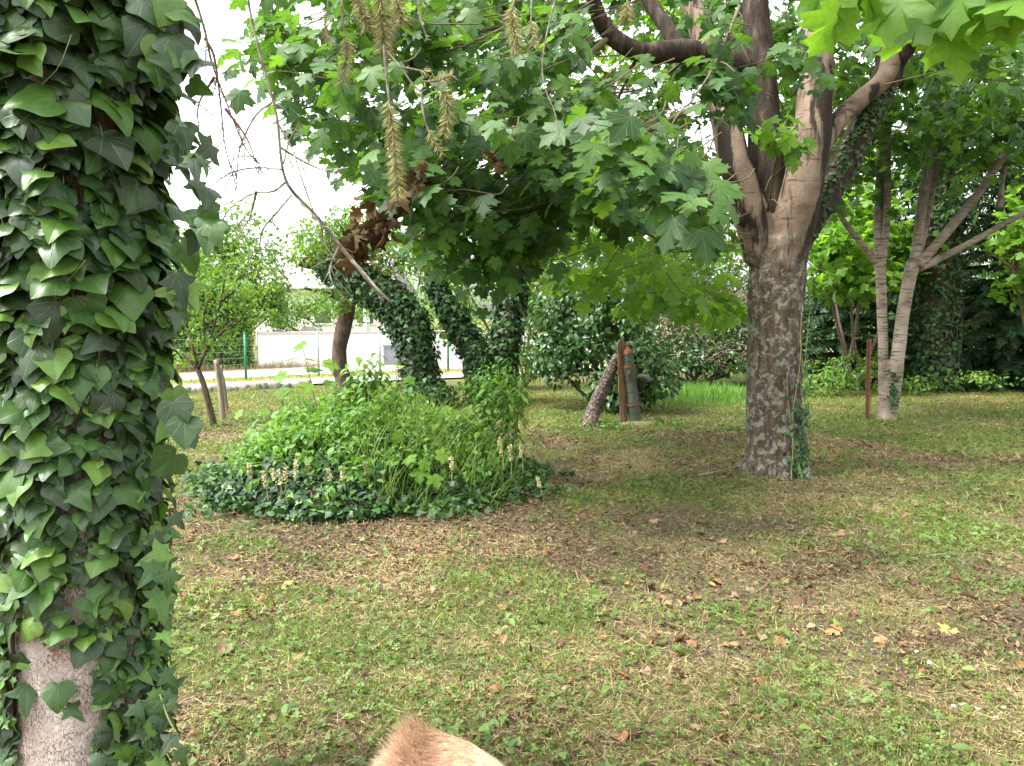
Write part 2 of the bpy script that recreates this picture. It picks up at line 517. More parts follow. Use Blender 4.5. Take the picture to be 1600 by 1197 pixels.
M['spruce_pale'] = leaf_mat('spruce_needle_pale', [(0.0, (0.20, 0.21, 0.085)), (0.5, (0.29, 0.28, 0.12)), (1.0, (0.42, 0.38, 0.18))], 0.5, 0.2, 0.35, patch=0.1, tcol=(1.2, 1.1, 0.6))
M['blossom'] = leaf_mat('spent_flower', [(0.0, (0.35, 0.38, 0.18)), (0.6, (0.55, 0.52, 0.30)), (1.0, (0.62, 0.48, 0.32))], 0.6, 0.3, 0.3, patch=0.1, tcol=(1.1, 1.0, 0.7))

def bark_mat(name, kind):
    m, nt, out = nodes_of(name)
    geo = N(nt, 'ShaderNodeNewGeometry').outputs['Position']
    sp = N(nt, 'ShaderNodeSeparateXYZ')
    nt.links.new(geo, sp.inputs[0])
    z = sp.outputs[2]
    fine = noise(nt, 55, 5, 0.65)
    if kind == 'maple':
        streak = noise(nt, 1.0, 5, 0.6, sc3=(26, 26, 5))
        low = ramp(nt, streak, [(0.3, (0.034, 0.024, 0.017)), (0.55, (0.085, 0.06, 0.043)), (0.75, (0.15, 0.115, 0.085))])
        lich = ramp(nt, noise(nt, 15, 7, 0.75), [(0.50, 0.0), (0.58, 1.0)])
        lcol = ramp(nt, noise(nt, 14, 3), [(0.35, (0.14, 0.16, 0.12)), (0.55, (0.26, 0.285, 0.24)), (0.68, (0.26, 0.22, 0.075))])
        low = mix(nt, mth(nt, 'MULTIPLY', lich, 0.85), low, lcol)
        tan = ramp(nt, noise(nt, 5, 4), [(0.3, (0.12, 0.085, 0.06)), (0.7, (0.24, 0.18, 0.13))])
        ring = ramp(nt, noise(nt, 1.0, 3, 0.6, sc3=(3, 3, 22)), [(0.60, 1.0), (0.66, 0.5)])
        tan = mix(nt, 1.0, tan, ring, 'MULTIPLY')
        blk = ramp(nt, noise(nt, 1.0, 5, 0.6, sc3=(4.5, 4.5, 0.7)), [(0.52, 0.0), (0.58, 1.0)])
        high = mix(nt, blk, tan, (0.022, 0.016, 0.012))
        zz = mth(nt, 'ADD', z, mth(nt, 'MULTIPLY', mth(nt, 'SUBTRACT', noise(nt, 6, 4), 0.5), 0.9))
        f = ramp(nt, mth(nt, 'DIVIDE', zz, 4.0), [(0.46, 0.0), (0.56, 1.0)])
        col = mix(nt, f, low, high)
        h = mth(nt, 'ADD', mth(nt, 'MULTIPLY', streak, mth(nt, 'SUBTRACT', 1.3, f)), mth(nt, 'MULTIPLY', fine, 0.4))
        principled(nt, out, col, 0.85, bump(nt, h, 0.9, 0.03), 0.2)
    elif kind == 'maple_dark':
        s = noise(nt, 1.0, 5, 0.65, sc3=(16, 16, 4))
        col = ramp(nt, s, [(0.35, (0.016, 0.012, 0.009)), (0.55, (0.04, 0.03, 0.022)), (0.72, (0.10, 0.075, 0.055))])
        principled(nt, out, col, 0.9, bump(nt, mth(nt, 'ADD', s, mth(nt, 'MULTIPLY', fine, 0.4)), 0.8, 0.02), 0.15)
    elif kind == 'pale':
        dash = ramp(nt, noise(nt, 1.0, 3, 0.6, sc3=(5, 5, 38)), [(0.54, 0.0), (0.61, 1.0)])
        base = ramp(nt, noise(nt, 4, 5), [(0.3, (0.16, 0.125, 0.09)), (0.55, (0.30, 0.245, 0.19)), (0.8, (0.40, 0.34, 0.275))])
        f = ramp(nt, mth(nt, 'DIVIDE', z, 6.0), [(0.35, 0.0), (0.5, 1.0)])
        up = ramp(nt, noise(nt, 9, 5), [(0.35, (0.085, 0.07, 0.052)), (0.65, (0.18, 0.15, 0.115))])
        col = mix(nt, f, base, up)
        col = mix(nt, mth(nt, 'MULTIPLY', dash, 0.8), col, (0.06, 0.045, 0.035))
        principled(nt, out, col, 0.8, bump(nt, mth(nt, 'SUBTRACT', fine, dash), 0.4, 0.01), 0.25)
    elif kind == 'conifer':
        vo = N(nt, 'ShaderNodeTexVoronoi', feature='DISTANCE_TO_EDGE')
        mp = N(nt, 'ShaderNodeMapping')
        mp.inputs['Scale'].default_value = (30, 30, 11)
        wob = mix(nt, 0.13, geo, N(nt, 'ShaderNodeTexNoise', i_Scale=14.0).outputs['Color'])
        nt.links.new(wob, mp.inputs['Vector'])
        nt.links.new(mp.outputs[0], vo.inputs['Vector'])
        crack = ramp(nt, mth(nt, 'ADD', vo.outputs['Distance'], mth(nt, 'MULTIPLY', noise(nt, 18, 4), 0.22)), [(0.09, 0.0), (0.17, 1.0)])
        base = ramp(nt, noise(nt, 11, 5, 0.65), [(0.3, (0.30, 0.21, 0.17)), (0.5, (0.44, 0.36, 0.315)), (0.72, (0.55, 0.49, 0.445))])
        red = ramp(nt, noise(nt, 7, 4), [(0.62, 0.0), (0.68, 1.0)])
        base = mix(nt, mth(nt, 'MULTIPLY', red, 0.55), base, (0.22, 0.075, 0.04))
        col = mix(nt, crack, mix(nt, 0.5, base, (0.15, 0.085, 0.06)), base)
        principled(nt, out, col, 0.85, bump(nt, mth(nt, 'ADD', crack, mth(nt, 'MULTIPLY', fine, 0.7)), 0.8, 0.012), 0.2)
    elif kind == 'dark':
        s = noise(nt, 1.0, 5, 0.65, sc3=(20, 20, 6))
        col = ramp(nt, s, [(0.3, (0.03, 0.022, 0.016)), (0.55, (0.085, 0.062, 0.046)), (0.75, (0.17, 0.135, 0.105))])
        principled(nt, out, col, 0.88, bump(nt, mth(nt, 'ADD', s, mth(nt, 'MULTIPLY', fine, 0.4)), 0.8, 0.02), 0.2)
    elif kind == 'lichen':
        s = noise(nt, 30, 4, 0.6)
        col = ramp(nt, s, [(0.3, (0.10, 0.085, 0.065)), (0.5, (0.20, 0.18, 0.14)), (0.7, (0.34, 0.34, 0.27))])
        principled(nt, out, col, 0.9, bump(nt, fine, 0.6, 0.006), 0.2)
    elif kind == 'log':
        s = noise(nt, 34, 4, 0.7)
        col = ramp(nt, s, [(0.40, (0.03, 0.022, 0.018)), (0.54, (0.085, 0.065, 0.052)), (0.66, (0.30, 0.26, 0.22))])
        principled(nt, out, col, 0.88, bump(nt, s, 0.8, 0.015), 0.2)
    return m
for k in ('maple', 'maple_dark', 'pale', 'conifer', 'dark', 'lichen', 'log'):
    M['bark_' + k] = bark_mat('bark_' + k, k)

def simple_mat(name, c1, c2, scale=8.0, rough=0.8, bstr=0.4, spec=0.3, sc3=None, metal=0.0, bd=0.01):
    m, nt, out = nodes_of(name)
    n = noise(nt, scale, 5, 0.6, sc3=sc3)
    col = ramp(nt, n, [(0.3, c1), (0.7, c2)])
    principled(nt, out, col, rough, bump(nt, noise(nt, scale * 4, 4), bstr, bd), spec, metal)
    return m
M['stem'] = simple_mat('green_stem', (0.05, 0.11, 0.025), (0.12, 0.19, 0.05), 20, 0.6)
M['petiole'] = simple_mat('petiole', (0.14, 0.17, 0.06), (0.25, 0.25, 0.11), 20, 0.6)
M['wood'] = simple_mat('weathered_wood', (0.10, 0.055, 0.03), (0.26, 0.165, 0.10), 1.0, 0.8, 0.5, 0.2, (40, 40, 3))
M['stake'] = simple_mat('grey_stake_wood', (0.12, 0.095, 0.07), (0.30, 0.25, 0.20), 1.0, 0.85, 0.5, 0.2, (40, 40, 4))
M['iron'] = simple_mat('green_painted_iron', (0.028, 0.036, 0.022), (0.065, 0.078, 0.05), 9, 0.55, 0.25, 0.4)
M['rust'] = simple_mat('rusty_iron', (0.075, 0.035, 0.022), (0.20, 0.095, 0.05), 22, 0.85, 0.4, 0.3)
M['stone'] = simple_mat('stone', (0.16, 0.145, 0.12), (0.34, 0.31, 0.27), 7, 0.9, 0.6, 0.2)
M['moss_stone'] = simple_mat('mossy_stone', (0.10, 0.10, 0.035), (0.26, 0.21, 0.11), 12, 0.9, 0.6, 0.2)
M['white_wall'] = simple_mat('white_render', (0.80, 0.79, 0.77), (0.87, 0.86, 0.84), 2.5, 0.9, 0.2, 0.2)
M['cap'] = simple_mat('grey_coping', (0.36, 0.35, 0.34), (0.5, 0.49, 0.47), 6, 0.9, 0.3, 0.2)
M['asphalt'] = simple_mat('pale_asphalt', (0.26, 0.225, 0.215), (0.36, 0.32, 0.305), 3.0, 0.95, 0.3, 0.2)
M['gravel'] = simple_mat('gravel', (0.22, 0.205, 0.195), (0.42, 0.39, 0.37), 26, 0.95, 0.8, 0.2, bd=0.02)
M['green_paint'] = simple_mat('green_paint', (0.01, 0.14, 0.075), (0.02, 0.19, 0.10), 10, 0.5, 0.1, 0.4)
M['wire'] = simple_mat('fence_wire', (0.22, 0.25, 0.23), (0.34, 0.37, 0.35), 20, 0.5, 0.1, 0.5)
M['dark_box'] = simple_mat('grey_box_paint', (0.13, 0.14, 0.16), (0.2, 0.21, 0.23), 4, 0.6, 0.1, 0.3)
M['house_wall'] = simple_mat('house_render', (0.5, 0.46, 0.40), (0.6, 0.56, 0.5), 3, 0.9, 0.2, 0.2)
M['roof'] = simple_mat('grey_roof', (0.22, 0.20, 0.20), (0.34, 0.31, 0.30), 1.0, 0.85, 0.5, 0.2, (3, 3, 22))
M['glass'] = simple_mat('window_glass', (0.05, 0.06, 0.07), (0.08, 0.09, 0.10), 2, 0.1, 0.0, 0.6)
M['soil'] = simple_mat('mound_soil', (0.03, 0.024, 0.016), (0.08, 0.06, 0.04), 14, 0.95, 0.6, 0.1)
M['under'] = simple_mat('shaded_twigs', (0.03, 0.028, 0.018), (0.07, 0.065, 0.04), 12, 0.95, 0.6, 0.1)
M['twig'] = simple_mat('twig_bark', (0.09, 0.065, 0.045), (0.2, 0.15, 0.11), 18, 0.9, 0.4, 0.2)
M['twig_green'] = simple_mat('maple_twig', (0.06, 0.055, 0.03), (0.13, 0.11, 0.06), 18, 0.8, 0.3, 0.2)
# ------------------------------------------------------------------ the ground
MOUND_C = np.array([-1.28, 7.0]); MOUND_R = np.array([1.50, 1.40]); MOUND_H = 0.46
MAPLE = G(1212, 742)
TWIN = G(1384, 655)
PUMP = G(992, 664)
def gz(p):
    """height of the lawn: small bumps, level near the camera"""
    p = np.asarray(p, float)[..., :2]
    return 0.05 * (fbm(p, 0.35, 3, 3) - 0.5) + 0.022 * (fbm(p, 2.2, 11, 3) - 0.5)

def gauss(p, px, py, sx, sy):
    c = G(px, py)
    return np.exp(-((p[..., 0] - c[0]) / sx) ** 2 - ((p[..., 1] - c[1]) / sy) ** 2)

def masks(p):
    """what grows or lies where on the lawn (green, straw, litter), each 0..1"""
    p = np.asarray(p, float)[..., :2]
    n1, n2, n3 = fbm(p, 1.5, 21, 4), fbm(p, 1.5, 33, 4), fbm(p, 1.6, 45, 4)
    lit = (n1 - 0.50) * 3.6 + (fbm(p, 6.0, 71, 3) - 0.5) * 1.6
    for a in ((720, 838, 1.3, 0.4, 0.65), (1000, 790, 0.8, 0.6, 0.4), (1180, 900, 1.1, 0.5, 0.55), (1020, 930, 0.5, 0.4, 0.4), (1400, 930, 0.55, 0.2, 0.6), (1110, 672, 1.0, 0.8, 1.0), (340, 960, 0.25, 0.2, 0.6),
              (420, 880, 0.5, 0.4, 0.45), (1500, 640, 1.6, 1.2, 0.5), (1350, 690, 1.2, 0.8, 0.35), (930, 700, 0.8, 0.5, 0.4), (1560, 950, 0.25, 0.15, 0.8)):
        lit = lit + a[4] * gauss(p, *a[:4])
    lit = lit - 0.35 * gauss(p, 1450, 790, 1.2, 0.9) - 0.3 * gauss(p, 520, 1080, 0.7, 0.5)
    straw = 0.10 + (n2 - 0.5) * 3.0 + (fbm(p, 5.0, 81, 3) - 0.5) * 1.4 + 0.5 * gauss(p, 850, 1100, 0.8, 0.5) + 0.5 * gauss(p, 700, 850, 1.1, 0.3) + 0.6 * gauss(p, 1250, 1080, 0.9, 0.4) + 0.3 * gauss(p, 1000, 710, 1.4, 0.5)
    green = 0.26 + (n3 - 0.5) * 2.6 + (fbm(p, 5.5, 93, 3) - 0.5) * 1.6 + 0.5 * gauss(p, 450, 1000, 0.9, 0.9) + 0.5 * gauss(p, 380, 850, 0.7, 0.35) + 0.4 * gauss(p, 1480, 780, 1.4, 1.0) + 0.5 * gauss(p, 1560, 1130, 0.4, 0.4)
    far = np.clip((p[..., 1] - 8.0) / 4.0, 0, 1)
    lit = lit * (1 - 0.75 * far); straw = straw * (1 - 0.45 * far); green = green + 0.8 * far
    return np.clip(green, 0, 1), np.clip(straw, 0, 1), np.clip(lit, 0, 1)

def make_ground():
    xs = np.concatenate([[-300, -120, -60, -35], np.arange(-24, -8, 0.5), np.arange(-8, 8.001, 0.09), np.arange(8.5, 24, 0.5), [35, 60, 120, 300]])
    ys = np.concatenate([[-60, -20, -8, -3, -1], np.arange(0, 13, 0.09), np.arange(13, 30, 0.4), [35, 50, 90, 200, 500]])
    X, Y = np.meshgrid(xs, ys)
    p = np.stack([X, Y], -1)
    Z = gz(p) * np.clip(1 - (np.abs(Y) - 25) / 10, 0, 1)
    V = np.concatenate([p, Z[..., None]], -1).reshape(-1, 3)
    idx = np.arange(X.size).reshape(X.shape)
    b = Buf().add(V, None, np.stack([idx[:-1, :-1], idx[:-1, 1:], idx[1:, 1:], idx[1:, :-1]], -1).reshape(-1, 4), V[:, :2])
    me = b.mesh('lawn')
    g, s, l = masks(V)
    for nm, a in (('green', g), ('straw', s), ('litter', l)):
        me.attributes.new(nm, 'FLOAT', 'POINT').data.foreach_set('value', a.astype(np.float32))
    m, nt, out = nodes_of('lawn_soil')
    at = {k: N(nt, 'ShaderNodeAttribute', attribute_name=k).outputs['Fac'] for k in ('green', 'straw', 'litter')}
    n1, n2 = noise(nt, 45, 6, 0.7), noise(nt, 130, 4, 0.7)
    soil = ramp(nt, n1, [(0.36, (0.04, 0.03, 0.02)), (0.5, (0.12, 0.09, 0.058)), (0.62, (0.25, 0.19, 0.12))])
    grn = ramp(nt, n2, [(0.36, (0.025, 0.05, 0.012)), (0.5, (0.09, 0.145, 0.03)), (0.64, (0.2, 0.24, 0.065))])
    stw = ramp(nt, n2, [(0.36, (0.08, 0.055, 0.028)), (0.5, (0.23, 0.175, 0.085)), (0.64, (0.42, 0.34, 0.18))])
    jit = mth(nt, 'MULTIPLY', mth(nt, 'SUBTRACT', noise(nt, 28, 5, 0.7), 0.5), 1.6)
    col = mix(nt, mth(nt, 'ADD', mth(nt, 'MULTIPLY', at['green'], 0.8), jit, clamp=True), soil, grn)
    col = mix(nt, mth(nt, 'MULTIPLY', mth(nt, 'ADD', at['straw'], jit, clamp=True), 0.75), col, stw)
    lc = ramp(nt, n1, [(0.36, (0.04, 0.026, 0.016)), (0.5, (0.12, 0.08, 0.048)), (0.64, (0.26, 0.18, 0.11))])
    col = mix(nt, mth(nt, 'MULTIPLY', mth(nt, 'ADD', at['litter'], jit, clamp=True), 0.8), col, lc)
    # beyond the mown garden the far meadow is plain green
    principled(nt, out, col, 0.95, bump(nt, mth(nt, 'ADD', n1, n2), 0.9, 0.03), 0.15)
    o = structure('lawn', me, m)
    return o
make_ground()

def in_mound(p, s=1.0):
    q = (p[:, :2] - MOUND_C) / (MOUND_R * s)
    a = np.arctan2(q[:, 1], q[:, 0])
    return np.hypot(q[:, 0], q[:, 1]) < 1 + 0.07 * np.sin(3 * a + 1) + 0.06 * np.sin(7 * a) + 0.03 * np.sin(13 * a)

def lawn_points(n, d0, d1, power, wide=0.70):
    """points on the lawn in front of the camera, thinning out with distance"""
    u = RNG.random(n)
    e = 2 - power
    d = (d0 ** e + u * (d1 ** e - d0 ** e)) ** (1 / e)
    x = (RNG.random(n) * 2 - 1) * (wide * d + 0.5)
    p = np.stack([x, d, np.zeros(n)], -1)
    p = p[~in_mound(p, 0.93)]
    k = np.hypot(p[:, 0] - MAPLE[0], p[:, 1] - MAPLE[1]) > 0.3
    p = p[k]
    p[:, 2] = gz(p)
    return p

def road_edge(x, off=0.0):
    """near edge of the lane behind the garden, as Y at X"""
    return np.interp(x, [-60, -12, -8.7, -4.9, -1, 4, 12, 40], [-30, 10.5, 13.4, 16.4, 18.6, 22.5, 30, 60]) + off

def blades(pts, length, width, lean, rng_len=0.5):
    n = len(pts)
    a = RNG.random(n) * 2 * math.pi
    h = np.stack([np.cos(a), np.sin(a), np.zeros(n)], -1)
    ln = RNG.random(n) ** 0.6 * lean
    t = unit(h * np.sin(ln)[:, None] + UP * np.cos(ln)[:, None])
    nrm = unit(-h * np.cos(ln)[:, None] + UP * np.sin(ln)[:, None] + 0.3 * RNG.normal(size=(n, 3)))
    L = length * (1 - rng_len + 2 * rng_len * RNG.random(n))
    W = width * (0.7 + 0.6 * RNG.random(n))
    return pts, frames(nrm, t), np.stack([W, L, L], -1)

def make_lawn_cover():
    # standing grass
    p = lawn_points(620000, 1.7, 17.5, 1.45)
    g, s, l = masks(p)
    keep = RNG.random(len(p)) < np.clip(0.28 + 0.6 * g - 0.55 * l, 0.10, 1) 
    keep &= p[:, 1] < road_edge(p[:, 0]) - 0.15
    p = p[keep]; s = s[keep]
    f = np.clip(p[:, 1] / 4, 0.8, 3.2)
    tuft = fbm(p, 2.0, 77, 2)
    pos, R, S = blades(p, 0.042 * f ** 0.25 * (0.35 + tuft * 1.2), 0.0038 * f ** 0.9, 1.52)
    var = np.clip(RNG.random(len(p)) * 0.78 + 0.42 * s * RNG.random(len(p)) + 0.08, 0, 0.999)
    o = obj('grass', Buf().leaves(sliver, pos, R, S, var), M['grass'])
    tag(o, 'short mown yellow-green grass covering the garden lawn', 'grass', kind='stuff')
    # cut straw lying flat
    p = lawn_points(260000, 1.7, 15, 1.45)
    g, s, l = masks(p)
    k = RNG.random(len(p)) < np.clip(0.10 + 0.9 * s, 0, 1)
    k &= p[:, 1] < road_edge(p[:, 0]) - 0.2
    p = p[k]
    n = len(p)
    f = np.clip(p[:, 1] / 4, 0.8, 3)
    a = RNG.random(n) * 2 * math.pi + 0.0
    t = unit(np.stack([np.cos(a), np.sin(a), 0.12 * RNG.normal(size=n)], -1))
    p[:, 2] += 0.006 + 0.016 * RNG.random(n)
    L = (0.025 + 0.075 * RNG.random(n) ** 2.5) * f ** 0.3
    o = obj('grass_clippings', Buf().leaves(sliver, p, frames(UP + 0.4 * RNG.normal(size=(n, 3)), t), np.stack([0.0034 * f ** 0.9, L, L], -1)), M['straw'])
    tag(o, 'dry straw-coloured grass clippings strewn over the lawn', 'clippings', kind='stuff')
    # clover and small weeds
    tri_v, tri_t, tri_u = [], [], []
    for k in range(3):
        a = k * 2 * math.pi / 3
        c, s_ = math.cos(a), math.sin(a)
        pts = [(0, 0.02, 0), (0.28, 0.42, 0.08), (0.2, 0.8, 0.1), (0, 0.72, 0.0), (-0.2, 0.8, 0.1), (-0.28, 0.42, 0.08)]
        b = len(tri_v)
        tri_v += [(x * c - y * s_, x * s_ + y * c, z) for x, y, z in pts]
        tri_t += [(b, b + 1, b + 2), (b, b + 2, b + 3), (b, b + 3, b + 4), (b, b + 4, b + 5)]
        tri_u += [(0.5, 0.5)] * 6
    trefoil = (np.array(tri_v), np.array(tri_t), np.array(tri_u))
    p = lawn_points(90000, 1.7, 12, 1.25)
    g, s, l = masks(p)
    k = RNG.random(len(p)) < np.clip(-0.05 + 1.1 * g * (0.4 + 1.3 * (fbm(p, 1.6, 91, 3) - 0.3)), 0.03, 1)
    p = p[k]
    n = len(p)
    p[:, 2] += 0.012 + 0.026 * RNG.random(n)
    f = np.clip(p[:, 1] / 5, 0.8, 2)
    nr = unit(UP + 0.45 * RNG.normal(size=(n, 3)))
    a = RNG.random(n) * 6.283
    o = obj('clover', Buf().leaves(trefoil, p, frames(nr, np.stack([np.cos(a), np.sin(a), 0 * a], -1)), (0.014 + 0.012 * RNG.random(n)) * f ** 0.5), M['clover'])
    tag(o, 'green clover and small weeds spreading through the lawn', 'clover', kind='stuff')
    # broader weed leaves, fresh green
    p = lawn_points(38000, 1.7, 12, 1.25)
    g, s, l = masks(p)
    k = RNG.random(len(p)) < np.clip(0.03 + 0.4 * g * (fbm(p, 1.4, 55, 3) * 2.2 - 0.6) + 0.05 * l, 0.02, 1)
    p = p[k]; n = len(p)
    p[:, 2] += 0.01 + 0.03 * RNG.random(n)
    a = RNG.random(n) * 6.283
    t = unit(np.stack([np.cos(a), np.sin(a), -0.3 + 0.5 * RNG.random(n)], -1))
    half = RNG.random(n) < 0.5
    b = Buf()
    R = frames(UP + 0.5 * RNG.normal(size=(n, 3)), t)
    sz = 0.02 + 0.026 * RNG.random(n) ** 2
    b.leaves(ovate, p[half], R[half], sz[half] * 1.3)
    b.leaves(ivy_small[0], p[~half], R[~half], sz[~half])
    o = obj('lawn_weeds', b, M['clover'])
    tag(o, 'broad-leaved weeds and creeping ivy shoots in the lawn', 'weeds', kind='stuff')
    # brown litter: broken leaf bits
    p = lawn_points(100000, 1.7, 14, 1.3)
    g, s, l = masks(p)
    k = RNG.random(len(p)) < np.clip(0.28 + 0.72 * l, 0, 1)
    p = p[k]; n = len(p)
    p[:, 2] += 0.004 + 0.02 * RNG.random(n)
    a = RNG.random(n) * 6.283
    f = np.clip(p[:, 1] / 5, 0.8, 2)
    b = Buf()
    R = frames(UP + 0.5 * RNG.normal(size=(n, 3)), np.stack([np.cos(a), np.sin(a), 0.2 * RNG.normal(size=n)], -1))
    S = np.stack([0.012 + 0.03 * RNG.random(n), 0.018 + 0.045 * RNG.random(n) ** 1.5, 0.03 + 0.05 * RNG.random(n)], -1) * (f ** 0.4)[:, None]
    b.leaves(ovate_lo, p, R, S)
    o = obj('leaf_litter', b, M['litter'])
    tag(o, 'brown crumbled leaf litter between the grass tufts', 'litter', kind='stuff')
make_lawn_cover()

def make_fallen_leaves():
    """single dry leaves that can be told apart"""
    shapes = []
    for k in range(6):
        half = [MAPLE_HALF, IVY_BROAD, [(0, 0), (0.2, 0.02), (0.36, 0.2), (0.38, 0.45), (0.25, 0.75), (0.08, 0.95), (0, 1)]][k % 3]
        tp = fan_leaf(mirror(half), (0, 0.35), [0.5, -0.3, 0.7, 0.35, 0.6, -0.5][k], [0.1, 0.7, -0.5, 0.8, -0.3, 0.3][k], True, [0.4, -0.5, 0.3, 0.2, -0.4, 0.5][k], 0.04)
        me = Buf().add(tp[0] - np.array([0, 0.4, tp[0][:, 2].mean()]), tp[1], None, tp[2]).mesh('fallen_leaf')
        shapes.append(me)
    mats = {}
    for nm, st in (('orange', [(0, (0.20, 0.095, 0.045)), (1, (0.31, 0.165, 0.08))]), ('dark', [(0, (0.07, 0.035, 0.02)), (1, (0.15, 0.08, 0.045))]), ('tan', [(0, (0.20, 0.13, 0.08)), (1, (0.29, 0.20, 0.125))]), ('yellow', [(0, (0.26, 0.22, 0.06)), (1, (0.36, 0.30, 0.10))])):
        mats[nm] = leaf_mat('fallen_leaf_' + nm, st, 0.7, 0.15, 0.25, tcol=(1.2, 1.0, 0.6))
    words = {'orange': 'dry orange-brown fallen leaf lying curled', 'dark': 'dark brown withered fallen leaf',
             'tan': 'pale tan dry fallen leaf', 'yellow': 'yellowish fallen leaf'}
    datas = {nm: [me.copy() for me in shapes] for nm in mats}
    for nm in mats:
        for me in datas[nm]: me.materials.append(mats[nm])
    fixed = [(1187, 1065), (1243, 905), (1065, 940), (1040, 948), (1300, 990), (965, 1158), (1125, 1155), (985, 1150), (973, 1060), (1480, 990), (1428, 912), (1590, 1045), (1090, 1138), (950, 1040), (1375, 1005), (1410, 1010),
             (1170, 945), (1240, 985), (560, 880), (650, 855), (350, 1020), (545, 1020), (780, 970), (870, 1010), (770, 1080), (1330, 960), (1120, 910), (1060, 1000), (1515, 935), (1250, 940), (1215, 955), (1150, 930), (1110, 915), (920, 1160), (1150, 1010)]
    spots = [G(x, y) for x, y in fixed]
    tries = lawn_points(9000, 2.5, 7.5, 1.3, 0.62)
    g, s, l = masks(tries)
    reg = 0.02 + 0.55 * gauss(tries, 1180, 920, 1.1, 0.6) + 0.12 * gauss(tries, 1050, 1020, 0.9, 0.6) + 0.3 * gauss(tries, 1000, 800, 1.0, 0.5) + 0.12 * l
    tries = tries[RNG.random(len(tries)) < reg * 0.35]
    spots += [q for q in tries[:255]]
    for i, q in enumerate(spots):
        nm = random.choices(('orange', 'dark', 'tan', 'yellow'), (0.36, 0.36, 0.25, 0.03))[0]
        o = bpy.data.objects.new('fallen_leaf', datas[nm][random.randrange(6)])
        COL.objects.link(o)
        z = float(gz(np.array([q]))[0])
        o.location = (q[0], q[1], z + 0.016)
        o.rotation_euler = (random.gauss(0, 0.3), random.gauss(0, 0.3), random.random() * 6.283)
        sc = (0.026 + 0.038 * random.random() ** 1.5) if i >= len(fixed) else 0.045 + 0.03 * random.random()
        o.scale = (sc, sc, sc)
        u = q[0] / q[1] * FPX + CX
        wh = ' in front of the mound' if (u < 900 and q[1] > 4.6) else ' near the maple trunk' if q[1] > 5.4 else ' on the left foreground' if u < 620 else ' in the near middle foreground' if u < 1000 else ' in the brown patch right of centre' if q[1] > 3.9 else ' in the lower right foreground'
        tag(o, words[nm] + wh, 'fallen leaf', 'fallen leaves on the lawn')
make_fallen_leaves()

def make_daisies():
    me_p = Buf(); me_c = Buf()
    for k in range(10):
        a = k * 0.6283
        c, s = math.cos(a), math.sin(a)
        V = np.array([(0.15, -0.12, 0), (1, -0.2, 0.1), (1.1, 0, 0.12), (1, 0.2, 0.1), (0.15, 0.12, 0)])
        V = np.stack([V[:, 0] * c - V[:, 1] * s, V[:, 0] * s + V[:, 1] * c, V[:, 2]], -1) * 0.008
        me_p.add(V, [(0, 1, 2), (0, 2, 3), (0, 3, 4)])
    lathe(me_c, [(0.0026, 0.0), (0.003, 0.0015), (0.0015, 0.003), (0.0, 0.0034)], 8)
    st = Buf(); tube(st, [(0, 0, 0), (0, 0, -0.05)], 0.0012, 5)
    white = simple_mat('daisy_petal', (0.75, 0.74, 0.7), (0.82, 0.82, 0.8), 30, 0.6, 0.0)
    yel = simple_mat('daisy_centre', (0.6, 0.42, 0.05), (0.7, 0.5, 0.08), 30, 0.7, 0.0)
    mp, mc, ms = me_p.mesh('petals'), me_c.mesh('centre'), st.mesh('stalk')
    mp.materials.append(white); mc.materials.append(yel); ms.materials.append(M['stem'])
    for px, py in ((1432, 1018), (1490, 1103), (1505, 1100), (1527, 1107), (1452, 1035), (1485, 1107), (1556, 1120), (1568, 1105)):
        q = G(px, py, 0.05)
        t = thing('daisy', 'small white lawn flower in the grass near the lower right corner', 'flower', q, 'small white flowers in the lawn')
        t.rotation_euler = (random.gauss(-0.2, 0.2), random.gauss(0, 0.2), random.random() * 6)
        for nm, me in (('petals', mp), ('centre', mc), ('stalk', ms)):
            o = bpy.data.objects.new(nm, me); COL.objects.link(o); o.parent = t
make_daisies()

# ------------------------------------------------------------------ lane, verge and wall beyond the garden
def band(name, off0, off1, z, mat, x0=-40, x1=30, n=60):
    xs = np.linspace(x0, x1, n)
    y0 = road_edge(xs, off0); y1 = road_edge(xs, off1)
    nx = 3
    V = []
    for k in range(nx + 1):
        f = k / nx
        V.append(np.stack([xs, y0 * (1 - f) + y1 * f, np.full(n, z)], -1))
    V = np.concatenate(V)
    idx = np.arange(n * (nx + 1)).reshape(nx + 1, n)
    b = Buf().add(V, None, np.stack([idx[:-1, :-1], idx[:-1, 1:], idx[1:, 1:], idx[1:, :-1]], -1).reshape(-1, 4), V[:, :2])
    return structure(name, b, mat)
band('path', 0.0, 1.7, 0.045, M['gravel'])
verge_mat = simple_mat('verge_grass', (0.11, 0.14, 0.035), (0.26, 0.25, 0.09), 9, 0.95, 0.8, 0.1)
band('verge', 1.7, 3.0, 0.049, verge_mat)
band('road', 3.0, 6.2, 0.053, M['asphalt'])
band('pavement', 6.2, 7.2, 0.057, simple_mat('dry_verge', (0.25, 0.19, 0.12), (0.40, 0.32, 0.22), 8, 0.95, 0.6, 0.1))

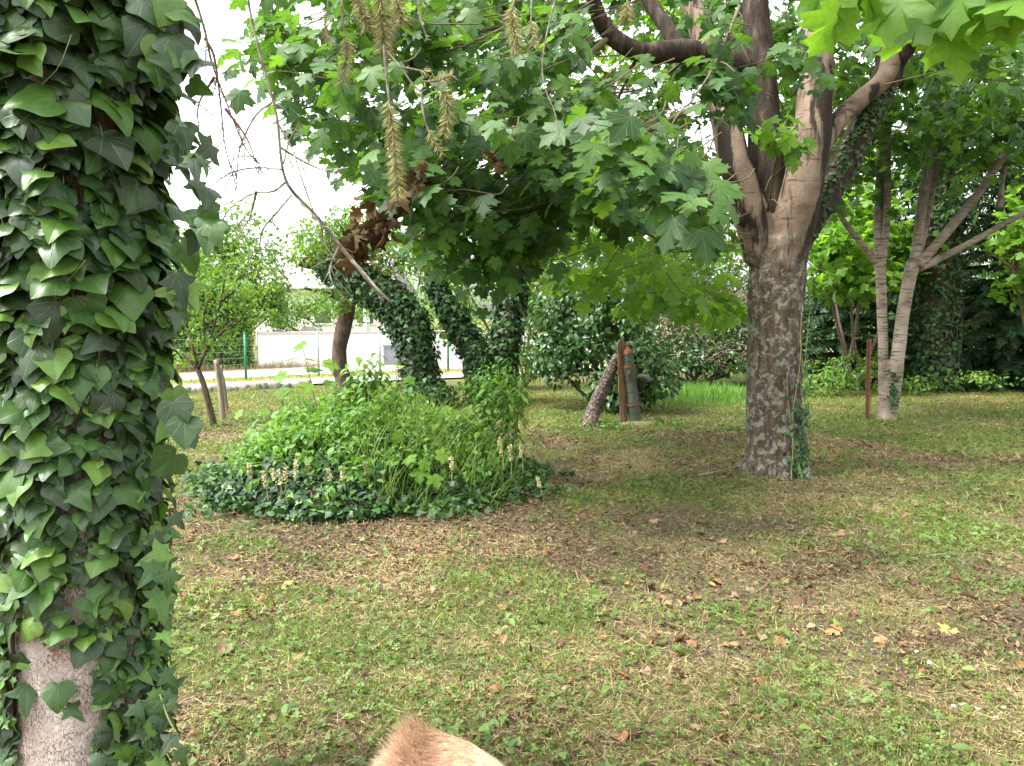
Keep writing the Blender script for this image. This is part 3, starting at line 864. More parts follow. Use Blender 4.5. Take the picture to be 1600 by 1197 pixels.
def verge_tufts():
    n = 9000
    x = RNG.random(n) * 22 - 16
    y = road_edge(x) + 1.75 + 1.2 * RNG.random(n)
    p = np.stack([x, y, np.full(n, 0.045)], -1)
    pos, R, S = blades(p, 0.11, 0.008, 0.9)
    o = obj('verge_grass', Buf().leaves(blade, pos, R, S, np.clip(0.4 + 0.6 * RNG.random(n), 0, 0.99)), M['grass'])
    tag(o, 'long yellowing grass on the verge beside the lane', 'grass', kind='stuff')
    n = 5000
    x = RNG.random(n) * 12 - 9
    y = road_edge(x) + 6.5 + 0.6 * RNG.random(n)
    pos, R, S = blades(np.stack([x, y, np.full(n, 0.05)], -1), 0.3 * (0.3 + fbm(np.stack([x, y], -1), 0.8, 5, 3) ** 2 * 1.6), 0.01, 0.6)
    o = obj('dry_grass', Buf().leaves(blade, pos, R, S), M['straw'])
    tag(o, 'dry tan weeds along the foot of the white wall', 'grass', kind='stuff')
verge_tufts()

ORD = 'first second third fourth fifth sixth seventh eighth ninth tenth eleventh twelfth thirteenth fourteenth fifteenth'.split()
def edging():
    for i, px in enumerate(np.linspace(215, 468, 15)):
        x = (px - CX) / FPX * 17.0
        y = float(road_edge(x)) - 0.12
        x = (px - CX) / FPX * y * 1.0
        y = float(road_edge(x)) - 0.12
        b = Buf()
        s = np.array([0.16 + 0.1 * random.random(), 0.14, 0.07 + 0.07 * random.random()])
        rock(b, (x, y, 0.03), s, i + 3, 8)
        o = obj('edging_stone', b, M['stone'])
        tag(o, ORD[i] + ' rough brown edging stone from the left, along the gravel path', 'stone', 'edging stones between lawn and path')
edging()

def white_wall():
    a, b2 = np.array([-7.25, 21.9]), np.array([3.5, 26.3])
    d = b2 - a
    L = np.linalg.norm(d); rz = math.atan2(d[1], d[0]); dn = d / L
    t = thing('garden_wall', 'long low white rendered wall with grey coping beyond the lane', 'wall', (a[0], a[1], 0))
    w = Buf(); box(w, (*(a + d / 2), 0.50), (L, 0.25, 1.0), rz)
    obj('wall_body', w, M['white_wall'], t)
    n = 14
    for k in range(n):
        c = a + d * ((k + 0.5) / n)
        b = Buf(); box(b, (*c, 1.035), (L / n - 0.012, 0.34, 0.07), rz, jit=0.003)
        obj('coping_stone', b, M['cap'], t)
    # pillar seams
    for k in range(1, 4):
        c = a + d * (k / 4.0) + np.array([dn[1], -dn[0]]) * 0.14
        b = Buf(); box(b, (*c, 0.49), (0.35, 0.06, 0.99), rz)
        obj('pilaster', b, M['white_wall'], t)
    for px, w_, h_, lab in ((486, 0.62, 0.55, 'pale grey rounded headstone just behind the white wall, by the tree trunk'), (437, 0.45, 0.45, 'small grey headstone behind the white wall near the hedge')):
        y = 26.0
        x = (px - CX) / FPX * y
        q = np.array([x, y])
        m4 = Buf()
        an = np.linspace(0, math.pi, 9)
        pr = [(w_ / 2, 0)] + [(w_ / 2 * math.cos(v), h_ - 0.12 + 0.12 * math.sin(v)) for v in an] + [(-w_ / 2, 0)]
        k = len(pr)
        V = [(q[0] + u, q[1] + s * 0.12, 0.62 + v) for s in (-1, 1) for u, v in pr]
        V += [(q[0], q[1] - 0.12, 0.85), (q[0], q[1] + 0.12, 0.85)]
        T = [(2 * k, i, (i + 1) % k) for i in range(k)] + [(2 * k + 1, k + (i + 1) % k, k + i) for i in range(k)]
        Q = [(i, k + i, k + (i + 1) % k, (i + 1) % k) for i in range(k)]
        m4.add(V, T, Q)
        box(m4, (q[0], q[1], 0.31), (w_ + 0.3, 0.5, 0.62))
        tag(obj('headstone', m4, M['cap']), lab, 'headstone', 'headstones behind the white wall')
white_wall()

def fence():
    pts = []
    for px in (150, 383, 497, 593, 700, 790):
        y = 18.0
        for _ in range(20):
            x = (px - CX) / FPX * y
            y = float(road_edge(x)) + 2.3
        pts.append((x, y))
    labs = ['green', 'green', 'grey', 'grey', 'green', 'green']
    t = thing('wire_fence', 'thin wire mesh fence on slim green posts beside the lane', 'fence', (pts[1][0], pts[1][1], 0))
    for i, (x, y) in enumerate(pts):
        b = Buf(); tube(b, [(x, y, 0), (x, y, 1.12)], 0.03, 8, 2)
        c = obj('post', b, M['green_paint'] if labs[i] == 'green' else M['wire'], t)
        b = Buf(); lathe(b, [(0.033, 0), (0.033, 0.03), (0.0, 0.045)], 8, Matrix.Translation((x, y, 1.115)))
        obj('post_cap', b, M['green_paint'] if labs[i] == 'green' else M['wire'], c)
    b = Buf()
    for i in range(len(pts) - 1):
        p0, p1 = np.array([*pts[i], 0.0]), np.array([*pts[i + 1], 0.0])
        for z in np.arange(0.1, 1.06, 0.15):
            tube(b, [p0 + UP * z, p1 + UP * z], 0.0022, 3, 2, cap=False)
        m = int(np.linalg.norm(p1 - p0) / 0.12)
        for k in range(1, m):
            q = p0 + (p1 - p0) * k / m
            tube(b, [q + UP * 0.08, q + UP * 1.02], 0.0016, 3, 2, cap=False)
    o = obj('wire_mesh', b, M['wire'], t); o['kind'] = 'stuff'
fence()

def far_bits():
    # house gable seen through the leaves
    c = np.array([-9.8, 44.0])
    t = thing('far_house', 'grey-roofed pale house half hidden behind the trees', 'house', (c[0], c[1], 0))
    b = Buf(); box(b, (c[0], c[1], 1.5), (7, 8, 3.0)); 
    obj('house_wall', b, M['house_wall'], t)
    b = Buf()
    V = [(c[0] - 3.8, c[1] - 4.4, 2.95), (c[0] + 3.8, c[1] - 4.4, 2.95), (c[0] + 3.8, c[1] + 4.4, 2.95), (c[0] - 3.8, c[1] + 4.4, 2.95), (c[0] - 3.0, c[1], 5.4), (c[0] + 3.0, c[1], 5.4)]
    b.add(V, [(1, 2, 5), (3, 0, 4)], [(0, 1, 5, 4), (2, 3, 4, 5), (0, 3, 2, 1)])
    r = obj('roof', b.mesh('roof', False), M['roof'], t)
    b = Buf(); box(b, (c[0] + 1.6, c[1] + 0.4, 5.5), (0.6, 0.6, 1.3)); obj('chimney', b, M['cap'], r)
    for dx in (-2.2, 0, 2.2):
        b = Buf(); box(b, (c[0] + dx, c[1] - 4.02, 1.7), (1.0, 0.1, 1.2)); w = obj('window', b, M['white_wall'], t)
        b = Buf(); box(b, (c[0] + dx, c[1] - 4.08, 1.7), (0.84, 0.04, 1.04)); obj('pane', b, M['glass'], w)
    # pole with bracket lamp
    q = P(573, 500, 30.0)
    t = thing('lamp_post', 'slim white lamp post with a short arm behind the wall', 'lamp post', (q[0], q[1], 0))
    b = Buf(); tube(b, [(q[0], q[1], 0), (q[0], q[1], 3.6)], [0.14, 0.10], 10, 4); obj('pole', b, M['white_wall'], t)
    b = Buf(); tube(b, [(q[0], q[1], 2.4), (q[0] - 0.3, q[1], 2.62), (q[0] - 0.85, q[1], 2.7)], 0.045, 6); obj('arm', b, M['white_wall'], t)
    b = Buf(); tube(b, [(q[0] - 0.8, q[1], 2.7), (q[0] - 1.0, q[1], 2.68), (q[0] - 1.25, q[1], 2.62)], [0.07, 0.11, 0.05], 8); obj('lamp_head', b, M['cap'], t)
    # grey street box
    q = P(612, 560, 23.2)
    t = thing('utility_box', 'small dark grey utility box standing against the white wall', 'box', (q[0], q[1], 0))
    b = Buf(); box(b, (q[0], q[1], 0.32), (0.42, 0.32, 0.58)); body = obj('cabinet', b, M['dark_box'], t)
    b = Buf(); box(b, (q[0], q[1], 0.635), (0.47, 0.37, 0.05)); obj('lid', b, M['dark_box'], t)
    b = Buf(); box(b, (q[0] + 0.12, q[1] - 0.17, 0.36), (0.03, 0.02, 0.1)); obj('handle', b, M['wire'], body)
far_bits()
# ------------------------------------------------------------------ foliage helpers
def blob(buf, c, r, n, tpl, size, gap=0.40, gs=1.6, seed=0, shell=0.55, out=0.7, up=0.5, rnd=0.6, droop=0.35, var0=0.0, flat_bottom=False):
    """n leaves in an uneven ellipsoid crown with gaps"""
    d = rnd_dir(n * 2)
    rr = 1 - shell * RNG.random(n * 2) ** 1.4
    lump = 0.72 + 0.55 * fbm(d * 1.3 + seed * 1.7, 1.4, seed, 3)
    p = np.asarray(c) + d * np.asarray(r) * (rr * lump)[:, None]
    k = fbm(p, gs, seed + 5, 3) > gap
    k &= p[:, 2] > 0.02
    p, d = p[k][:n], d[k][:n]
    m = len(p)
    nr = unit(out * d + up * UP + rnd * RNG.normal(size=(m, 3)))
    t = unit(d * 0.6 - UP * droop + 0.7 * RNG.normal(size=(m, 3)))
    tp = tpl if isinstance(tpl, list) else [tpl]
    w = RNG.integers(0, len(tp), m)
    s = size * (0.6 + 0.7 * RNG.random(m))
    for i, q in enumerate(tp):
        e = w == i
        buf.leaves(q, p[e], frames(nr[e], t[e]), s[e])
    return p

def twigs(buf, root, ends, r0=0.02, r1=0.004, seg=5, sag=0.1):
    for e in ends:
        e = np.asarray(e); root_ = np.asarray(root)
        mid = (root_ + e) / 2 + rnd_dir(1)[0] * np.linalg.norm(e - root_) * 0.12 - UP * sag * 0.0
        tube(buf, [root_, mid, e], [r0, (r0 + r1) / 2, r1], seg, 5, cap=False)

def hug_ivy(buf, path, rad, n, size, tpls, thick=0.06, seed=0, cover=0.0, side=None):
    """ivy leaves clothing a trunk given as a centre line and its radii"""
    c = catmull(path, 60)
    r = np.interp(np.linspace(0, 1, 60), np.linspace(0, 1, len(rad)), rad)
    t = unit(np.gradient(c, axis=0))
    i = RNG.integers(0, 60, n)
    a = RNG.random(n) * 2 * math.pi
    X = unit(np.cross(t[i], np.array([0.13, 0.99, 0.02])))
    Y = np.cross(t[i], X)
    d = X * np.cos(a)[:, None] + Y * np.sin(a)[:, None]
    p = c[i] + d * (r[i] + thick * RNG.random(n) ** 1.3 * (0.4 + 1.2 * fbm(c[i] + d, 2.5, seed, 2)))[:, None] + t[i] * (RNG.random(n)[:, None] - 0.5) * 0.1
    if cover:
        k = fbm(p, 2.2, seed + 3, 3) > cover
        p, d = p[k], d[k]
    m = len(p)
    nr = unit(d + (0.35 + 0.5 * RNG.random(m))[:, None] * UP + 0.35 * RNG.normal(size=(m, 3)))
    tip = -UP + 0.55 * RNG.normal(size=(m, 3))
    s = size * (0.6 + 0.8 * RNG.random(m))
    w = RNG.integers(0, len(tpls), m)
    R = frames(nr, tip)
    for k, q in enumerate(tpls):
        e = w == k
        buf.leaves(q, p[e], R[e], s[e])
    return p

def leaf_objects(parent, tpls, mat, pos, R, size, name='leaf'):
    """single leaves as parts that share mesh data"""
    org = np.array(parent.location)
    mes = []
    for tp in tpls:
        me = Buf().add(tp[0], tp[1], None, tp[2]).mesh(name)
        me.materials.append(mat)
        mes.append(me)
    for k in range(len(pos)):
        o = bpy.data.objects.new(name, mes[RNG.integers(0, len(mes))])
        COL.objects.link(o)
        o.parent = parent
        m = Matrix([[*(R[k][r] * size[k]), pos[k][r] - org[r]] for r in range(3)] + [[0, 0, 0, 1]])
        o.matrix_basis = m

# ------------------------------------------------------------------ ivy-clad conifer close on the left
def front_tree():
    D = 2.1
    base = P(138, 1185, D); base[2] = 0
    x0 = base[0]
    def cx(z): return x0 + 0.012 * (z - 0.3)
    t = thing('spruce_tree', 'ivy-covered conifer with pinkish scaly bark, close to the camera on the left', 'tree', (x0, D, 0))
    b = Buf()
    path = [(cx(z), D, z) for z in (-0.05, 0.12, 0.3, 0.6, 1.0, 1.6, 2.4, 4.0, 6.5)]
    tube(b, path, [0.24, 0.195, 0.178, 0.168, 0.16, 0.155, 0.15, 0.13, 0.09], 40, 120, 0.07, 9.0, 3)
    obj('trunk', b, M['bark_conifer'], t)
    # limbs above the picture that carry the hanging sprays
    limb = Buf()
    tube(limb, [(cx(3.3), D, 3.3), P(330, -230, 2.2), P(560, -170, 2.2), P(700, -150, 2.25), P(860, -140, 2.3)], [0.05, 0.035, 0.028, 0.02, 0.01], 8, 24, 0.1)
    tube(limb, [(cx(3.0), D + 0.05, 3.0), P(250, -220, 2.6), P(385, -120, 2.95)], [0.045, 0.03, 0.02], 8, 14, 0.1)
    obj('limb', limb, M['bark_conifer'], t)
    # long dead branch hanging down, grey with lichen
    db = Buf()
    pts = [P(x, y, d) for x, y, d in ((385, -120, 2.95), (388, 0, 3.0), (408, 90, 3.0), (432, 180, 3.02), (446, 280, 3.05), (492, 335, 3.1), (548, 405, 3.15), (600, 470, 3.2))]
    tube(db, pts, [0.007, 0.0055, 0.005, 0.005, 0.006, 0.0075, 0.008, 0.004], 7, 50, 0.3, 40)
    tube(db, [pts[6], P(575, 435, 3.13), P(598, 462, 3.1)], [0.008, 0.007, 0.004], 6, 8, 0.2, 40)
    tube(db, [P(565, 425, 3.16), P(590, 452, 3.18), P(612, 474, 3.2)], [0.008, 0.007, 0.004], 6, 8, 0.2, 40)
    for q in ([(446, 285), (425, 300), (395, 302), (360, 325), (345, 350)], [(455, 305), (430, 335), (410, 360), (405, 395)], [(440, 265), (405, 262), (360, 270), (320, 300)], [(438, 230), (470, 250), (505, 265), (545, 262)],
              [(443, 255), (452, 220), (470, 190)], [(400, 300), (390, 340), (370, 370)], [(470, 318), (500, 350), (505, 385)], [(425, 160), (400, 180), (375, 230), (370, 280)], [(530, 385), (515, 420), (520, 445)], [(432, 190), (455, 230), (475, 290), (490, 330)]):
        w = [P(x, y, 3.05 + 0.12 * random.gauss(0, 1)) if i else P(x, y, 3.05) for i, (x, y) in enumerate(q)]
        tube(db, w, [0.005, 0.0035, 0.002], 5, 10, 0.2, 40, cap=False)
        for _ in range(5):
            k = random.randrange(len(w) - 1)
            a = w[k] + (w[k + 1] - w[k]) * random.random()
            e = a + np.array([random.gauss(0, 0.05), random.gauss(0, 0.05), -0.03 - 0.10 * random.random()])
            tube(db, [a, (a + e) / 2 + np.array([0.012 * random.gauss(0, 1), 0, 0.01]), e], [0.0022, 0.0017, 0.0011], 4, 4, cap=False)
    obj('dead_branch', db, M['bark_lichen'], t)
    # thin dead twigs beside the ivy
    tw = Buf()
    for q in ([(285, -60), (318, 40), (330, 95), (350, 150), (385, 235), (420, 265)], [(320, 60), (335, 90), (345, 165), (352, 230), (372, 300)], [(335, 120), (310, 165), (312, 215)], [(352, 170), (385, 215), (400, 255)]):
        w = [P(x, y, 2.7) for x, y in q]
        tube(tw, w, [0.006, 0.004, 0.0025, 0.0015], 5, 14, 0.2, 40, cap=False)
        for _ in range(9):
            k = random.randrange(len(w) - 1)
            a = w[k] + (w[k + 1] - w[k]) * random.random()
            e = a + np.array([random.gauss(0, 0.06), random.gauss(0, 0.06), -0.04 - 0.14 * random.random()])
            tube(tw, [a, (a + e) / 2 + np.array([0.02 * random.gauss(0, 1), 0, 0.02]), e], [0.002, 0.0016, 0.001], 4, 5, cap=False)
    obj('dead_twigs', tw, M['twig'], t)['kind'] = 'stuff'
    # hanging needle sprays
    def spray(q, d, needle, rad=0.004, start=0.0, dens=2600):
        s = Buf()
        w = [P(x, y, d) for x, y in q]
        c = tube(s, w, [rad, rad * 0.7, rad * 0.5], 6, 24, 0.2, 60, cap=False)
        o = obj('hanging_twig', s, M['bark_lichen'], t)
        cc = catmull(w, 200)
        ln = np.linalg.norm(np.diff(cc, axis=0), axis=1).sum()
        n = int(ln * (1 - start) * dens)
        i = (200 * (start + (1 - start) * RNG.random(n))).astype(int).clip(0, 198)
        ax = unit(cc[i + 1] - cc[i])
        side = rnd_dir(n)
        side = unit(side - (side * ax).sum(-1, keepdims=True) * ax)
        tip = unit(side * 0.95 + ax * 0.65)
        L = needle * (0.75 + 0.4 * RNG.random(n))
        nb = Buf().leaves(blade, cc[i], frames(np.cross(tip, rnd_dir(n)), tip), np.stack([np.full(n, 0.0023), L * 1.6, L * 1.6], -1))
        oo = obj('needles', nb, M['spruce_pale'], o); oo['kind'] = 'stuff'
    spray([(588, -150), (590, -40), (598, 30), (600, 78)], 2.05, 0.026, 0.006, 0.45)
    spray([(572, -60), (560, 0), (575, 40)], 2.05, 0.024, 0.004, 0.2)
    spray([(608, -70), (622, 0), (628, 35)], 2.05, 0.024, 0.004, 0.3)
    spray([(600, 70), (604, 120), (610, 175), (617, 240), (622, 306)], 2.0, 0.022, 0.004, 0.42)
    spray([(535, -80), (534, 20), (542, 75), (536, 128)], 2.3, 0.022, 0.004, 0.55, 1500)
    spray([(604, 80), (628, 108), (645, 132), (658, 143)], 2.0, 0.012, 0.003, 0.6, 500)
    spray([(628, 105), (655, 110), (668, 112)], 2.0, 0.014, 0.003, 0.5, 900)
    spray([(660, 128), (682, 126), (706, 118)], 2.0, 0.014, 0.003, 0.2, 1600)
    spray([(682, 135), (695, 150), (700, 175), (694, 208)], 2.0, 0.020, 0.003, 0.15)
    spray([(658, 143), (662, 180), (672, 210), (690, 238)], 2.0, 0.016, 0.003, 0.55, 1300)
    spray([(720, -90), (806, -40), (800, 20), (808, 80)], 2.1, 0.022, 0.004, 0.6, 2000)
    spray([(880, -90), (838, -40), (830, 25), (834, 70)], 2.2, 0.02, 0.003, 0.7, 900)
    spray([(505, -100), (512, 0), (508, 40), (512, 72)], 2.3, 0.016, 0.003, 0.6, 600)
    spray([(650, -60), (655, 20), (668, 62)], 2.1, 0.01, 0.003, 0.9, 500)
    spray([(900, -120), (848, 90), (868, 180), (876, 220)], 2.6, 0.01, 0.003, 0.95, 400)
    spray([(930, -100), (975, -30), (980, 10), (978, 30)], 2.3, 0.022, 0.004, 0.6, 1600)

    # ---- the ivy itself
    iv = thing('climbing_ivy', 'glossy dark green ivy climbing the conifer trunk on the left', 'ivy', (x0, D - 0.2, 0))
    st = Buf()
    for k in range(11):
        a = -math.pi / 2 + (k - 5) * 0.33
        w = []
        for z in np.arange(0.0, 3.4, 0.25):
            a2 = a + 0.25 * math.sin(z * 2.1 + k * 1.7) + 0.1 * random.gauss(0, 1)
            w.append((cx(z) + 0.185 * math.cos(a2) * (1 if z > 0.2 else 1.12), D + 0.185 * math.sin(a2) * (1 if z > 0.2 else 1.12), z))
        if k in (4, 5, 6): w = w[4:]
        tube(st, w, [0.010, 0.008, 0.006], 6, 60, 0.3, 30)
    obj('stem', st, M['bark_dark'], iv)
    def shell(z):       # outer reach of the ivy around the trunk axis
        return np.interp(z, [0.0, 0.3, 0.6, 1.0, 1.4, 1.9, 2.4, 3.2], [0.195, 0.202, 0.206, 0.214, 0.228, 0.248, 0.268, 0.29])
    def grow(n, inner, zlo=0.02, zhi=3.0):
        z = zlo + (zhi - zlo) * RNG.random(n)
        a = RNG.random(n) * 2 * math.pi
        zs = np.clip(z, 0, 3.2)
        u = RNG.random(n)
        sh = shell(zs)
        ro = 0.175 + (sh - 0.175) * (u if inner else 0.55 + 0.6 * u)
        ro = ro * (1 + 0.12 * (fbm(np.stack([np.cos(a) * 2, np.sin(a) * 2, z * 2.2], -1), 1.4, 9, 2) - 0.45))
        p = np.stack([x0 + 0.012 * (z - 0.3) + ro * np.cos(a), D + ro * np.sin(a), z], -1)
        d = np.stack([np.cos(a), np.sin(a), 0 * a], -1)
        # bare bark low down on the camera's left side
        u_ = 0.88 * (p[:, 0] - x0) + 0.48 * (p[:, 1] - D)          # across the side that faces the camera
        face = 0.48 * d[:, 0] - 0.88 * d[:, 1]
        bare = (z < 0.69 + 0.05 * np.sin(u_ * 40)) & (face > 0.0) & (u_ > -0.175) & (u_ < 0.045 - 0.07 * np.clip((z - 0.35) / 0.35, -0.3, 1) + 0.03 * np.sin(z * 14))
        bare |= (z < 1.05) & (face > 0) & (u_ > -0.03) & (u_ < 0.04) & (RNG.random(n) < 0.25)
        keep = ~bare | (RNG.random(n) < 0.03)
        return p[keep], d[keep], z[keep]
    def orient(p, d, z):
        m = len(p)
        lift = 0.35 + 0.75 * RNG.random(m)
        nr = unit(d + lift[:, None] * UP + 0.42 * RNG.normal(size=(m, 3)))
        tip = -UP + 0.65 * RNG.normal(size=(m, 3)) + 0.1 * d
        size = np.interp(z, [0, 0.5, 0.9, 1.3, 2.0, 3], [0.044, 0.050, 0.062, 0.073, 0.084, 0.086]) * (0.5 + 0.95 * RNG.random(m) ** 1.6)
        return frames(nr, tip), size
    # visible leaves: 300 of them as parts of their own
    p, d, z = grow(4200, False, 0.02, 2.62)
    front = (0.48 * d[:, 0] - 0.88 * d[:, 1]) > -0.25
    seen = front & (p[:, 0] > -1.55)
    order = np.argsort(-(seen * 1.0) * (np.linalg.norm(p[:, :2] - np.array([x0, D]), axis=1) + 0.2 * RNG.random(len(p))))
    # even density by height
    zs = np.interp(z, [0, 0.6, 1.1, 1.8, 3], [1.0, 1.0, 0.95, 0.72, 0.66])
    keepd = RNG.random(len(p)) < zs * 0.9
    p, d, z, seen = p[keepd], d[keepd], z[keepd], seen[keepd]
    R, size = orient(p, d, z)
    sc = seen * size * (0.6 + RNG.random(len(p)))
    o = np.argsort(-sc)
    big, rest = o[:300], o[300:]
    lowz = z < 0.75
    star = ivy_tpls[4:] + ivy_tpls[:1]
    bl = big[~lowz[big]]; bs = big[lowz[big]]
    leaf_objects(iv, ivy_tpls[:4], M['ivy'], p[bl], R[bl], size[bl])
    leaf_objects(iv, star, M['ivy'], p[bs], R[bs], size[bs])
    pet = Buf()
    for k in big:
        a = p[k]; e = a - d[k] * (0.03 + 0.05 * random.random()) + UP * (0.02 + 0.05 * random.random()) + rnd_dir(1)[0] * 0.02
        tube(pet, [a, (a + e) / 2 + UP * 0.012, e], 0.0014, 4, 4, cap=False)
    for _ in range(9):       # loose pale shoots
        zz = 1.0 + 1.3 * random.random(); a = -math.pi / 2 + random.gauss(0, 0.9)
        q = np.array([cx(zz) + shell(zz) * math.cos(a), D + shell(zz) * math.sin(a), zz])
        e = q + np.array([random.gauss(0, 0.07), -0.03 * random.random(), 0.06 + 0.1 * random.random()])
        tube(pet, [q, (q + e) / 2 + rnd_dir(1)[0] * 0.015, e], [0.0009, 0.0012], 5, 6, cap=False)
    tube(pet, [P(250, 1085, 1.95), P(262, 1120, 1.93), P(278, 1150, 1.92)], 0.0024, 5, 8)
    obj('leaf_stalks', pet, M['petiole'], iv)['kind'] = 'stuff'
    mb = Buf()
    w = RNG.integers(0, 4, len(rest)); w = np.where(lowz[rest], RNG.integers(3, 6, len(rest)), w)
    for k in range(6):
        e = rest[w == k]
        mb.leaves(ivy_tpls[k], p[e], R[e], size[e])
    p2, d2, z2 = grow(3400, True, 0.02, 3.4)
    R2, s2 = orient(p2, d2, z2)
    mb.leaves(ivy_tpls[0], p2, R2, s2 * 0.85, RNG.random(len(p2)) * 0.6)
    # leafy shoots reaching out on the right and left
    for (x, y, dx, dy, n, sz) in ((308, 330, 18, 50, 8, 0.085), (300, 235, 28, 35, 9, 0.075), (280, 460, 14, 40, 6, 0.08), (270, 70, 36, 60, 30, 0.085), (220, 30, 70, 40, 34, 0.085), (10, 500, 30, 60, 10, 0.10), (20, 690, 40, 40, 8, 0.09),
                                  (275, 640, 10, 50, 6, 0.085), (15, 1080, 25, 90, 34, 0.075), (15, 880, 25, 60, 18, 0.085), (250, 900, 15, 70, 12, 0.07), (250, 1120, 25, 70, 24, 0.055), (215, 1150, 30, 40, 16, 0.055)):
        q = np.array([P(x + dx * RNG.normal() * 0.6, y + dy * RNG.normal() * 0.6, D - 0.05 - 0.12 * RNG.random()) for _ in range(n)])
        q = q[q[:, 2] > 0.03]
        n = len(q)
        dd = unit(np.stack([q[:, 0] - x0, q[:, 1] - D - 0.1, 0 * q[:, 0]], -1))
        nr = unit(dd * 0.8 + 0.5 * UP + np.array([0, -0.4, 0]) + 0.35 * RNG.normal(size=(n, 3)))
        mb.leaves(ivy_tpls[RNG.integers(0, 4)] if sz > 0.08 else ivy_tpls[4], q, frames(nr, -UP + 0.5 * RNG.normal(size=(n, 3))), sz * (0.7 + 0.5 * RNG.random(n)))
    o = obj('foliage', mb, M['ivy'], iv); o['kind'] = 'stuff'
front_tree()

